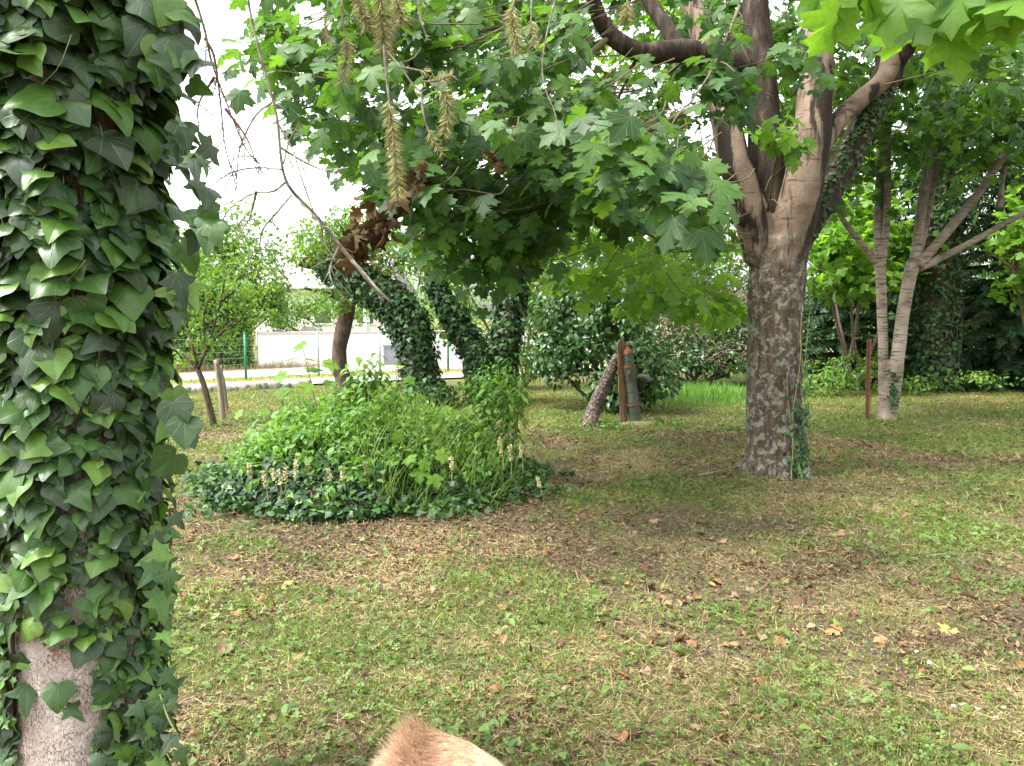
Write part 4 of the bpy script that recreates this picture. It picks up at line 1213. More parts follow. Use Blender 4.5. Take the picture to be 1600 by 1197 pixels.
# ------------------------------------------------------------------ the maple
def maple():
    D = MAPLE[1]
    t = thing('maple_tree', 'large maple with lichen-spotted trunk forking into thick limbs', 'tree', MAPLE)
    b = Buf()
    def Q(*a): return [P(x, y, D + dd) for x, y, dd in a]
    bz = MAPLE.copy()
    k = D / FPX
    tr = [bz + np.array([0, 0, -0.12]), bz + np.array([0, 0, 0.06]), P(1211, 690, D), P(1209, 600, D), P(1212, 500, D), P(1215, 420, D), P(1217, 375, D)]
    tube(b, tr, [0.34, 0.285, 0.262, 0.25, 0.245, 0.262, 0.27], 36, 60, 0.08, 5, 2)
    for a, l in ((-2.3, 0.46), (-0.9, 0.5), (-1.6, 0.40), (0.2, 0.5), (2.6, 0.5), (1.4, 0.45)):    # root flare
        dv = np.array([math.cos(a), math.sin(a), 0])
        tube(b, [bz + dv * 0.14 + UP * 0.36, bz + dv * 0.235 + UP * 0.10, bz + dv * l * 0.84 - UP * 0.07], [0.08, 0.085, 0.045], 10, 12, 0.15)
    limbs = [
        (Q((1195, 400, 0), (1168, 320, -0.1), (1145, 240, -0.1), (1125, 150, 0.05), (1098, 60, 0.2), (1060, -60, 0.4), (1040, -200, 0.5)), [0.19, 0.155, 0.135, 0.125, 0.11, 0.09, 0.05]),
        (Q((1205, 400, 0.05), (1200, 300, 0.1), (1194, 200, 0.15), (1188, 100, 0.2), (1180, 0, 0.3), (1190, -150, 0.4)), [0.2, 0.17, 0.15, 0.14, 0.12, 0.07]),
        (Q((1228, 400, -0.05), (1250, 310, -0.15), (1267, 220, -0.15), (1275, 130, -0.1), (1278, 30, 0.0), (1290, -160, 0.1)), [0.2, 0.185, 0.17, 0.15, 0.13, 0.08]),
        (Q((1226, 415, 0.08), (1278, 328, 0.18), (1325, 245, 0.3), (1362, 170, 0.35), (1388, 110, 0.4), (1392, 40, 0.4), (1410, -120, 0.5)), [0.12, 0.13, 0.13, 0.13, 0.135, 0.12, 0.07]),
        (Q((1275, 245, -0.1), (1308, 190, 0.05), (1345, 155, 0.2), (1384, 118, 0.3), (1394, 60, 0.33), (1394, -20, 0.35)), [0.09, 0.085, 0.085, 0.09, 0.10, 0.09]),
        (Q((1188, 120, 0.2), (1140, 95, 0.1), (1075, 80, 0.0), (1005, 82, -0.2), (955, 55, -0.3), (928, 5, -0.4), (910, -90, -0.5)), [0.10, 0.105, 0.10, 0.085, 0.075, 0.065, 0.04]),
        (Q((1065, 85, 0), (1040, 40, 0.1), (1010, -10, 0.2), (990, -120, 0.2)), [0.08, 0.07, 0.06, 0.03]),
        (Q((1388, 110, 0.4), (1430, 60, 0.2), (1490, 35, 0.0), (1570, 0, -0.3), (1680, -60, -0.5)), [0.10, 0.09, 0.075, 0.06, 0.03]),
    ]
    for i, (pts, r) in enumerate(limbs):
        if i in (0, 2): tube(b, pts, r, 20, 36, 0.10, 6, 5)
        else:
            lb = Buf(); tube(lb, pts, r, 24, 60, 0.10, 6, 5)
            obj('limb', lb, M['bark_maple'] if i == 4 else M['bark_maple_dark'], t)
    # branch collars / old knots
    for x, y, s in ((1266, 300, 0.06), (1150, 345, 0.05)):
        rock(b, P(x, y, D - 0.2), (s, s * 0.8, s * 0.9), int(x), 8)
    tk = obj('trunk', b, M['bark_maple'], t)
    rm = tk.modifiers.new('weld', 'REMESH'); rm.mode = 'VOXEL'; rm.voxel_size = 0.022; rm.use_smooth_shade = True
    sm = tk.modifiers.new('soften', 'SMOOTH'); sm.factor = 0.5; sm.iterations = 5
    # thinner branches, each its own part
    brs = [
        [(1180, 350, 0), (1140, 385, -0.1), (1090, 395, -0.2), (1030, 375, -0.4), (985, 350, -0.6)],
        [(1160, 300, 0), (1130, 270, -0.5), (1080, 300, -1.2), (1020, 300, -1.8), (960, 290, -2.2)],
        [(1125, 150, 0), (1040, 190, -0.6), (930, 250, -1.0), (830, 330, -1.2), (700, 338, -1.3), (600, 335, -1.3)],
        [(1100, 70, 0.1), (1000, 140, 0.4), (900, 130, 0.5), (840, 60, 0.6)],
        [(955, 55, -0.3), (880, 120, -0.6), (800, 190, -0.9), (700, 210, -1.2), (600, 190, -1.2)],
        [(928, 5, -0.4), (820, 30, -0.6), (700, 60, -0.8), (560, 70, -0.8), (430, 90, -0.6)],
        [(1000, 80, -0.2), (940, 210, 0.6), (890, 330, 1.2), (860, 410, 1.6)],
        [(1165, 330, 0.1), (1120, 360, 0.8), (1070, 420, 1.5), (1040, 470, 1.9)],
        [(1200, 330, -0.2), (1215, 240, -0.8), (1228, 205, -0.9)],
        [(820, 200, -0.9), (800, 300, -0.9), (790, 400, -0.8), (790, 450, -0.8)],
        [(700, 210, -1.2), (620, 260, -1.5), (560, 300, -1.6)],
        [(1278, 30, 0), (1340, 0, -1.5), (1400, -10, -3.0), (1480, -15, -4.0), (1600, -10, -4.4)],
        [(1155, 10, -0.4), (1135, 60, -1.0), (1112, 110, -1.4), (1080, 160, -1.7)],
    ]
    for q in brs:
        bb = Buf()
        w = Q(*q)
        tube(bb, w, np.linspace(0.012 if len(w) < 4 else 0.016 if len(w) == 4 else 0.028, 0.005, len(w)), 7, len(w) * 5, 0.2, 12)
        for _ in range(int(len(w) * 2.5)):
            i = random.randrange(len(w) - 1); a = w[i] + (w[i + 1] - w[i]) * random.random()
            e = a + unit(w[i + 1] - w[i]) * (0.2 + 0.4 * random.random()) + rnd_dir(1)[0] * 0.25 - UP * 0.1
            tube(bb, [a, (a + e) / 2 + UP * 0.03, e], [0.008, 0.005, 0.003], 5, 6, cap=False)
        obj('branch', bb, M['twig_green'], t)
    # leaf sprays: regions given by outline, distance and number
    AX = np.array([MAPLE[0], MAPLE[1]])
    regions = [
        # polygon, (d0, d1), sprays, leaf size
        ([(400, -60), (395, 70), (440, 130), (470, 200), (540, 240), (600, 290), (670, 330), (900, 330), (1000, 180), (1060, 120), (960, 100), (900, -60)], (4.6, 9.0), 215, 0.12, 'm'),
        ([(540, -60), (600, 200), (640, 330), (720, 330), (900, 330), (980, 200), (900, -60)], (4.2, 8.5), 85, 0.125, 'm'),
        ([(600, 270), (640, 340), (660, 400), (720, 445), (780, 450), (830, 430), (870, 370), (960, 310), (900, 260)], (5.0, 6.6), 56, 0.12, 'm'),
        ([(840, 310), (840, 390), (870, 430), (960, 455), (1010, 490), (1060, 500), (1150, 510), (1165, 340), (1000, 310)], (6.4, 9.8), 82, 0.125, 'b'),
        ([(930, 210), (920, 285), (1000, 300), (1080, 320), (1130, 325), (1080, 250), (1040, 180)], (3.6, 4.6), 12, 0.14, 'm'),
        ([(930, 215), (930, 340), (1130, 360), (1080, 250), (1050, 200)], (4.6, 6.0), 20, 0.125, 'm'),
        ([(900, -60), (1050, 60), (1160, 150), (1180, -60)], (7.6, 10.5), 45, 0.12, 'm'),
        ([(1090, 0), (1060, 140), (1150, 200), (1160, 60)], (5.6, 6.6), 9, 0.12, 'm'),
        ([(1300, -60), (1330, 60), (1420, 110), (1500, 150), (1600, 150), (1650, -60)], (6.0, 9.5), 52, 0.12, 'm'),
        ([(1420, 60), (1440, 140), (1500, 240), (1610, 240), (1610, 60)], (8.5, 11.5), 34, 0.12, 'm'),
        ([(1000, 60), (1000, 220), (1100, 260), (1120, 100), (1090, 60)], (8.0, 10.5), 26, 0.125, 'm'),
        ([(1190, 190), (1190, 265), (1260, 255), (1260, 190)], (6.2, 6.5), 3, 0.12, 'b'),
        ([(1240, 60), (1230, 120), (1270, 130), (1275, 70)], (5.6, 6.2), 3, 0.12, 'm'),
        ([(1335, -70), (1360, 5), (1590, 5), (1600, -70)], (2.5, 3.1), 9, 0.14, 'b'),  # brighter leaf colour stands in for light on these shaded sprays
        ([(1160, 110), (1165, 330), (1240, 330), (1260, 120)], (8.5, 11.0), 30, 0.12, 'b'),
        ([(1060, -60), (1060, 130), (1180, 200), (1300, 150), (1420, 120), (1420, -60)], (8.3, 12.5), 130, 0.13, 'm'),
        ([(620, -60), (650, 300), (900, 330), (1100, 240), (1060, -60)], (8.5, 11.5), 80, 0.125, 'b'),
        # crown outside the picture
        ([(300, -700), (300, -60), (1800, -60), (1800, -700)], (7.0, 12.0), 60, 0.125, 'm'),  # unseen sprays, their number set for the sky light they block
        ([(1600, -60), (1600, 180), (2100, 100), (2100, -60)], (6.0, 10.0), 26, 0.12, 'm'),
    ]
    from mathutils.geometry import intersect_point_tri_2d
    def inside(poly, x, y):
        c = False; j = len(poly) - 1
        for i in range(len(poly)):
            if ((poly[i][1] > y) != (poly[j][1] > y)) and x < (poly[j][0] - poly[i][0]) * (y - poly[i][1]) / (poly[j][1] - poly[i][1]) + poly[i][0]: c = not c
            j = i
        return c
    sets = {'m': [[], [], [], []], 'b': [[], [], [], []]}
    twg = Buf()
    for poly, (d0, d1), cnt, size, kind in regions:
        xs = [q[0] for q in poly]; ys = [q[1] for q in poly]
        k = 0
        while k < cnt:
            x, y = random.uniform(min(xs), max(xs)), random.uniform(min(ys), max(ys))
            if not inside(poly, x, y): continue
            d = random.uniform(d0, d1)
            c = P(x, y, d)
            if c[2] > 9: c[2] = 9 - random.random() * 2
            k += 1
            outw = np.array([c[0] - AX[0], c[1] - AX[1], 0.0])
            outw = unit(outw) + 0.6 * np.array([random.gauss(0, 1), random.gauss(0, 1), 0])
            ax = unit(unit(outw) + UP * (-0.25 + 0.25 * random.gauss(0, 1)))
            L = random.uniform(0.3, 0.55)
            c0 = c - ax * L * 0.5; c1 = c + ax * L * 0.5
            ext = 0.35 if d > 5 else 0.06
            tube(twg, [c0 - ax * ext + UP * 0.05, c0, (c0 + c1) / 2 + rnd_dir(1)[0] * 0.03, c1], [0.0055, 0.004, 0.003, 0.0015], 5, 9, cap=False)
            side0 = unit(np.cross(ax, UP))
            m = random.randint(4, 6)
            for j in range(m):
                f = (j + 0.6) / m
                s2 = side0 if j % 2 == 0 else unit(side0 * 0.25 + UP * 0.8)
                for sg in (-1, 1):
                    pt = c0 + (c1 - c0) * f
                    dr = unit(s2 * sg * 0.9 + ax * 0.6 - UP * 0.25 + 0.25 * rnd_dir(1)[0])
                    pl = random.uniform(0.06, 0.14)
                    base = pt + dr * pl
                    sz = size * random.uniform(0.65, 1.25)
                    nrm = unit(UP * (0.75 if kind == 'm' else 0.45) + dr * 0.5 + np.array([0, -0.25, 0]) + 0.42 * RNG.normal(size=3))
                    tip = unit(dr - UP * random.uniform(0.2, 1.1))
                    st = sets[kind]
                    st[0].append(base); st[1].append(nrm); st[2].append(tip); st[3].append(sz)
                    if d < 5.6: tube(twg, [pt, base], 0.0013, 3, 2, cap=False)
    obj('twigs', twg, M['twig_green'], t)['kind'] = 'stuff'
    tot = 0
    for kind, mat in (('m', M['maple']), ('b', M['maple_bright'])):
        pos, nr, tip, sz = (np.array(a) for a in sets[kind])
        R = frames(nr, tip)
        dist = pos[:, 1]
        u = pos[:, 0] / pos[:, 1] * FPX + CX; v = HOR - (pos[:, 2] - EYE) / pos[:, 1] * FPX
        vis = (u > 0) & (u < 1600) & (v > 0) & (v < 700)
        sc = np.where(vis, sz / dist, 0)
        o = np.argsort(-sc)
        nb = 220 if kind == 'm' else 80
        big, rest = o[:nb], o[nb:]
        leaf_objects(t, maple_tpls, mat, pos[big], R[big], sz[big])
        buf = Buf()
        w = RNG.integers(0, 4, len(rest))
        for k in range(4):
            e = rest[w == k]
            near = dist[e] < 20
            buf.leaves(maple_tpls[k], pos[e], R[e], sz[e])
        oo = obj('foliage', buf, mat, t); oo['kind'] = 'stuff'
        tot += len(pos)
    print('maple leaves', tot)
    # a cluster of withered leaves hanging from a snapped twig
    wl = Buf()
    q = []
    for x, y, s, n in ((552, 378, 18, 12), (575, 350, 24, 20), (608, 325, 24, 18), (545, 396, 10, 6), (640, 280, 20, 14), (655, 262, 12, 5), (775, 245, 12, 5), (592, 360, 18, 14)):
        for _ in range(n): q.append(P(x + random.gauss(0, s * 0.5), y + random.gauss(0, s * 0.5), 4.3 + 0.1 * random.gauss(0, 1)))
    q = np.array(q); n = len(q)
    cup = [fan_leaf(mirror(MAPLE_HALF), (0, 0.25), 0.8, 1.2, True, 0.4, 0.05), fan_leaf(mirror(MAPLE_HALF), (0, 0.25), -0.5, 0.9, True, -0.5, 0.06)]
    w = RNG.random(n) < 0.5
    R = frames(rnd_dir(n) + np.array([0, -0.6, 0.3]), -UP + 0.4 * RNG.normal(size=(n, 3)))
    sz = 0.06 + 0.035 * RNG.random(n)
    for e, tp in ((w, cup[0]), (~w, cup[1])): wl.leaves(tp, q[e], R[e], sz[e], 0.02 + 0.62 * RNG.random(int(e.sum())) ** 1.3)
    o = obj('withered_leaves', wl, M['dead_leaf'], t); o['label'] = 'brown withered leaves hanging from a broken twig'
    # young ivy creeping up the foot of the trunk and on the right-hand limb
    iv = thing('trunk_ivy', 'thin young ivy creeping up the maple trunk and right-hand limb', 'ivy', MAPLE + np.array([0.1, -0.3, 0]))
    ib = Buf()
    a = []; dn = []
    for _ in range(420):
        z = random.random() ** 1.6 * 1.9
        ang = -math.pi / 2 + 0.5 + random.gauss(0, 0.22) + (0.5 if z > 0.9 else 0.0)
        r = np.interp(z, [0, 0.1, 0.4, 2.2], [0.36, 0.30, 0.275, 0.265]) + 0.012
        dv = np.array([math.cos(ang), math.sin(ang), 0])
        if random.random() < z * 0.42: continue
        a.append(np.array([MAPLE[0], MAPLE[1], z]) + dv * r); dn.append(dv)
    lp = catmull(limbs[3][0][:5], 40)
    for _ in range(420):
        i = random.randrange(4, 34)
        dv = unit(np.array([random.gauss(-0.5, 0.6), -1, random.gauss(0, 0.5)]))
        a.append(lp[i] + dv * 0.15); dn.append(dv)
    a, dn = np.array(a), np.array(dn); n = len(a)
    ib.leaves(ivy_small[0], a, frames(dn + 0.4 * UP + 0.3 * RNG.normal(size=(n, 3)), -UP + 0.6 * RNG.normal(size=(n, 3))), 0.032 + 0.025 * RNG.random(n))
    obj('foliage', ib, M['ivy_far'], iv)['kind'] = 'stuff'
    sb = Buf()
    for s in range(4):
        w = []
        for z in np.linspace(0.02, 1.0 + 0.3 * s, 12):
            ang = -math.pi / 2 + 0.05 + 0.22 * s + 0.12 * math.sin(z * 5 + s * 2)
            r = np.interp(z, [0, 0.1, 0.4, 2.2], [0.37, 0.31, 0.28, 0.268])
            w.append(np.array([MAPLE[0], MAPLE[1], z]) + r * np.array([math.cos(ang), math.sin(ang), 0]))
        tube(sb, w, [0.007, 0.004, 0.003], 5, 30, 0.2, 30)
    obj('stem', sb, M['petiole'], iv)
maple()
# ------------------------------------------------------------------ pale twin-stemmed tree on the right
def twin_tree():
    D = TWIN[1]
    t = thing('twin_stemmed_tree', 'pale-barked tree with two stems from one base, beside a rusty post', 'tree', TWIN)
    def Q(*a): return [P(x, y, D + dd) for x, y, dd in a]
    b = Buf()
    foot = [TWIN + np.array([0, 0, -0.1]), TWIN + np.array([0.02, 0, 0.08])]
    tube(b, foot + Q((1394, 610, -0.03), (1403, 555, -0.03), (1411, 490, 0), (1422, 430, 0), (1429, 408, 0)), [0.17, 0.14, 0.112, 0.096, 0.09, 0.09, 0.10], 20, 50, 0.08, 7)
    tube(b, foot + Q((1381, 610, 0.04), (1380, 550, 0.1), (1378, 490, 0.12), (1376, 430, 0.12), (1374, 405, 0.12)), [0.14, 0.11, 0.075, 0.07, 0.07, 0.074, 0.088], 18, 50, 0.08, 7)
    tk = obj('trunk', b, M['bark_pale'], t)
    rm = tk.modifiers.new('weld', 'REMESH'); rm.mode = 'VOXEL'; rm.voxel_size = 0.013; rm.use_smooth_shade = True
    sm = tk.modifiers.new('soften', 'SMOOTH'); sm.factor = 0.5; sm.iterations = 2
    stems = [([(1374, 412, 0.15), (1373, 340, 0.2), (1377, 250, 0.25), (1382, 130, 0.3), (1390, 0, 0.4), (1400, -150, 0.5)], 0.085),
             ([(1378, 412, 0.15), (1386, 330, 0.1), (1387, 230, 0.1), (1395, 100, 0.1), (1400, -60, 0.2)], 0.07),
             ([(1430, 412, 0), (1438, 340, 0), (1452, 250, 0), (1462, 150, 0), (1478, 0, 0.1), (1490, -150, 0.1)], 0.09),
             ([(1432, 412, 0.05), (1450, 330, 0.1), (1468, 230, 0.2), (1490, 100, 0.3), (1510, -60, 0.4)], 0.07),
             ([(1434, 415, -0.05), (1480, 362, -0.1), (1530, 300, -0.2), (1580, 225, -0.3), (1640, 120, -0.4), (1700, 0, -0.5)], 0.085),
             ([(1436, 420, 0), (1500, 388, -0.1), (1560, 355, -0.2), (1640, 310, -0.3), (1760, 230, -0.3)], 0.065),
             ([(1370, 410, 0.1), (1345, 380, 0.1), (1315, 340, 0.1), (1290, 290, 0.2), (1270, 200, 0.2)], 0.055),
             ([(1368, 412, 0.2), (1335, 370, 0.4), (1308, 330, 0.5), (1290, 315, 0.6)], 0.035),
             ([(1562, 325, -0.2), (1568, 270, -0.1), (1585, 200, 0), (1600, 120, 0)], 0.05),
             ([(1450, 300, 0), (1500, 270, 0.2), (1540, 250, 0.3), (1600, 260, 0.4)], 0.03),
             ([(1460, 320, 0), (1490, 300, -0.2), (1530, 270, -0.3)], 0.02)]
    for q, r in stems:
        bb = Buf()
        tube(bb, Q(*q), np.linspace(r * 0.85, r * 0.4, len(q)), 12, len(q) * 6, 0.12, 8)
        obj('branch', bb, M['bark_pale'], t)
    lf = Buf()
    for x, y, d, rx, rz, n in ((1340, 220, 11, 1.0, 1.2, 420), (1420, 120, 10.5, 1.2, 1.3, 500), (1520, 130, 11, 1.2, 1.3, 480), (1600, 180, 10.6, 1.0, 1.4, 380), (1450, 240, 11.8, 1.0, 0.9, 240), (1300, 260, 12, 0.8, 0.9, 240), (1460, -80, 11, 2.4, 1.2, 700),
                               (1700, 80, 11, 1.5, 1.5, 400)):
        blob(lf, P(x, y, d), (rx, 0.9, rz), n, maple_tpls[:2], 0.12, 0.47, 1.3, int(x), 0.9, 0.3, 0.8, 0.5)
    obj('foliage', lf, M['maple'], t)['kind'] = 'stuff'
    # small ivy sprig in the fork
    iv = thing('fork_ivy', 'small sprig of ivy growing between the two pale stems', 'ivy', TWIN + np.array([0.1, -0.2, 0]))
    ib = Buf()
    q = np.array([P(1397 + random.gauss(0, 4), random.uniform(575, 640), D - 0.13 - 0.05 * random.random()) for _ in range(70)])
    ib.leaves(ivy_small[0], q, frames(np.array([0, -1, 0.5]) + 0.4 * RNG.normal(size=(70, 3)), -UP + 0.5 * RNG.normal(size=(70, 3))), 0.05)
    obj('foliage', ib, M['ivy_far'], iv)
    # rusty post
    q = G(1357, 655)
    b = Buf()
    top = P(1360, 530, q[1])
    ax = top - q
    L = np.linalg.norm(ax)
    R = Vector(ax).to_track_quat('Z', 'Y').to_matrix()
    for dx, dy, sx, sy in ((0, 0, 0.055, 0.008), (-0.0235, 0.02, 0.008, 0.034)):
        box(b, q + ax / 2 + np.array([dx, dy, 0]), (sx, sy, L), rot=R)
    tag(obj('iron_post', b, M['rust']), 'thin rusty angle-iron post beside the pale twin-stemmed tree', 'post')
twin_tree()

# ------------------------------------------------------------------ ivy-clad conifer behind it
def ivy_conifer():
    base = G(1465, 612)
    D = base[1]
    t = thing('tall_conifer', 'tall dark conifer whose trunk is wrapped in ivy, behind the twin-stemmed tree', 'tree', base)
    b = Buf()
    pts = [base - UP * 0.1, base + UP * 0.3, P(1463, 520, D), P(1466, 400, D), P(1470, 250, D), P(1476, 100, D), P(1482, -80, D)]
    rad = [0.42, 0.34, 0.31, 0.29, 0.27, 0.24, 0.2]
    tube(b, pts, rad, 18, 40, 0.08)
    obj('trunk', b, M['bark_dark'], t)
    nb = Buf(); br = Buf()
    for k in range(70):
        z = random.uniform(3.0, 9.0); a = random.random() * 6.283; L = random.uniform(1.0, 2.4)
        o = np.array([base[0], D, z]); dv = np.array([math.cos(a), math.sin(a), -0.25])
        e = o + dv * L
        tube(br, [o, o + dv * L * 0.5 + UP * 0.08, e], [0.03, 0.018, 0.006], 5, 6, cap=False)
        m = 70
        f = RNG.random(m) ** 0.7
        q = o + dv * L * f[:, None] + RNG.normal(size=(m, 3)) * np.array([0.16, 0.16, 0.06])
        tip = dv + 0.7 * RNG.normal(size=(m, 3)) - 0.4 * UP
        nb.leaves(lance, q, frames(UP + 0.4 * RNG.normal(size=(m, 3)), tip), 0.16 + 0.1 * RNG.random(m))
    obj('branches', br, M['bark_dark'], t)['kind'] = 'stuff'
    obj('foliage', nb, M['spruce'], t)['kind'] = 'stuff'
    iv = thing('conifer_ivy', 'dense glossy ivy wrapping the thick conifer trunk on the right', 'ivy', base + np.array([0, -0.4, 0]))
    ib = Buf()
    hug_ivy(ib, pts[:6], [r * 1.06 for r in rad[:6]], 5200, 0.082, ivy_small, 0.14, 4)
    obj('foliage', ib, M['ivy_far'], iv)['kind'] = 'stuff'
    sb = Buf()
    for s in range(5):
        a = -1.6 + 0.4 * (s - 2)
        tube(sb, [base + np.array([0.37 * math.cos(a + 0.1 * k), 0.37 * math.sin(a + 0.1 * k), 0.3 * k]) for k in range(7)], [0.02, 0.01], 6, 20, 0.2)
    obj('stem', sb, M['bark_dark'], iv)
ivy_conifer()

# ------------------------------------------------------------------ dark spruces at the back right
def spruce(px, D, height, width, lab, seed, zlo=0.15):
    x = (px - CX) / FPX * D
    base = np.array([x, D, 0])
    t = thing('spruce_tree', lab, 'tree', base, 'dark spruces at the back of the garden')
    b = Buf(); tube(b, [base - UP * 0.1, base + UP * height * 0.5, base + UP * height], [0.16, 0.1, 0.02], 10, 12, 0.1)
    obj('trunk', b, M['bark_dark'], t)
    nb = Buf(); br = Buf()
    rs = random.Random(seed)
    for lv in np.arange(zlo, height - 0.2, 0.27):
        rr = width * (1 - lv / height) ** 0.75
        cnt = max(5, int(rr * 7))
        a0 = rs.random() * 6
        for k in range(cnt):
            a = a0 + k * 6.283 / cnt + rs.gauss(0, 0.12)
            L = rr * rs.uniform(0.75, 1.1)
            o = base + UP * (lv + rs.gauss(0, 0.05))
            dv = np.array([math.cos(a), math.sin(a), 0])
            c = lambda f: o + dv * L * f + UP * (0.16 * f - 0.42 * f * f) * L * 0.55
            tube(br, [c(0), c(0.5), c(1)], [0.022, 0.014, 0.004], 4, 5, cap=False)
            m = int(80 * L + 14)
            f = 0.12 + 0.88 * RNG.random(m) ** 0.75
            sg = np.where(RNG.random(m) < 0.5, -1, 1)
            sd = np.array([-dv[1], dv[0], 0])
            q = np.array([c(v) for v in f]) + sd * (sg * 0.10 * RNG.random(m) * (1.2 - f) * L)[:, None]
            tip = dv * 0.75 + sd * (sg * (0.5 + 0.5 * RNG.random(m)))[:, None] - UP * (0.15 + 0.35 * RNG.random(m))[:, None]
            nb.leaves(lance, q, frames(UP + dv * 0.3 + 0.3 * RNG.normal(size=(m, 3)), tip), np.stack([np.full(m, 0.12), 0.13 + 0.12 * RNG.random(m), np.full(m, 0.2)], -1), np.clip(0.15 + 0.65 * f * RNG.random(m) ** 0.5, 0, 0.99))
    obj('branches', br, M['bark_dark'], t)['kind'] = 'stuff'
    obj('foliage', nb, M['spruce'], t)['kind'] = 'stuff'
spruce(1315, 17.0, 4.8, 1.95, 'dark spruce with drooping boughs between the maple and the twin-stemmed tree', 1)
spruce(1565, 16.8, 6.4, 2.3, 'dark spruce at the right edge with boughs near the ground', 2)
spruce(1430, 19.5, 6.2, 2.2, 'dark spruce directly behind the ivy-wrapped conifer trunk', 3)
spruce(1690, 16.8, 5.2, 1.9, 'dark spruce just beyond the right edge of the lawn', 4)

# ------------------------------------------------------------------ bushes and trees that close the view
def core(c, r, seed):
    b = Buf(); rock(b, c, np.asarray(r) * 0.62, seed, 14); return b

def shrub(name, lab, cat, blobs, tpl, size, mat, base, trunks=None, group=None, gap=0.4, stem_mat='twig', corer=None, **kw):
    t = thing(name, lab, cat, base, group)
    lf = Buf()
    st = Buf()
    for i, (c, r, n) in enumerate(blobs):
        blob(lf, c, r, n, tpl, size, gap=gap, seed=i * 7 + int(abs(c[0]) * 13), **kw)
        root = np.array(base) + np.array([random.gauss(0, 0.12), random.gauss(0, 0.12), 0])
        ends = [np.asarray(c) + rnd_dir(1)[0] * np.asarray(r) * 0.75 for _ in range(10)]
        hub = np.asarray(c) - UP * r[2] * 0.55
        if hub[2] < 0.1: hub[2] = 0.1
        tube(st, [root, (root + hub) / 2 + rnd_dir(1)[0] * 0.1, hub], [0.035, 0.03, 0.02], 7, 8, 0.15)
        twigs(st, hub, ends, 0.022, 0.004)
    if trunks:
        for q, r in trunks: tube(st, q, r, 12, len(q) * 6, 0.12, 6)
    obj('stems', st, M[stem_mat], t)
    obj('foliage', lf, mat, t)['kind'] = 'stuff'
    return t

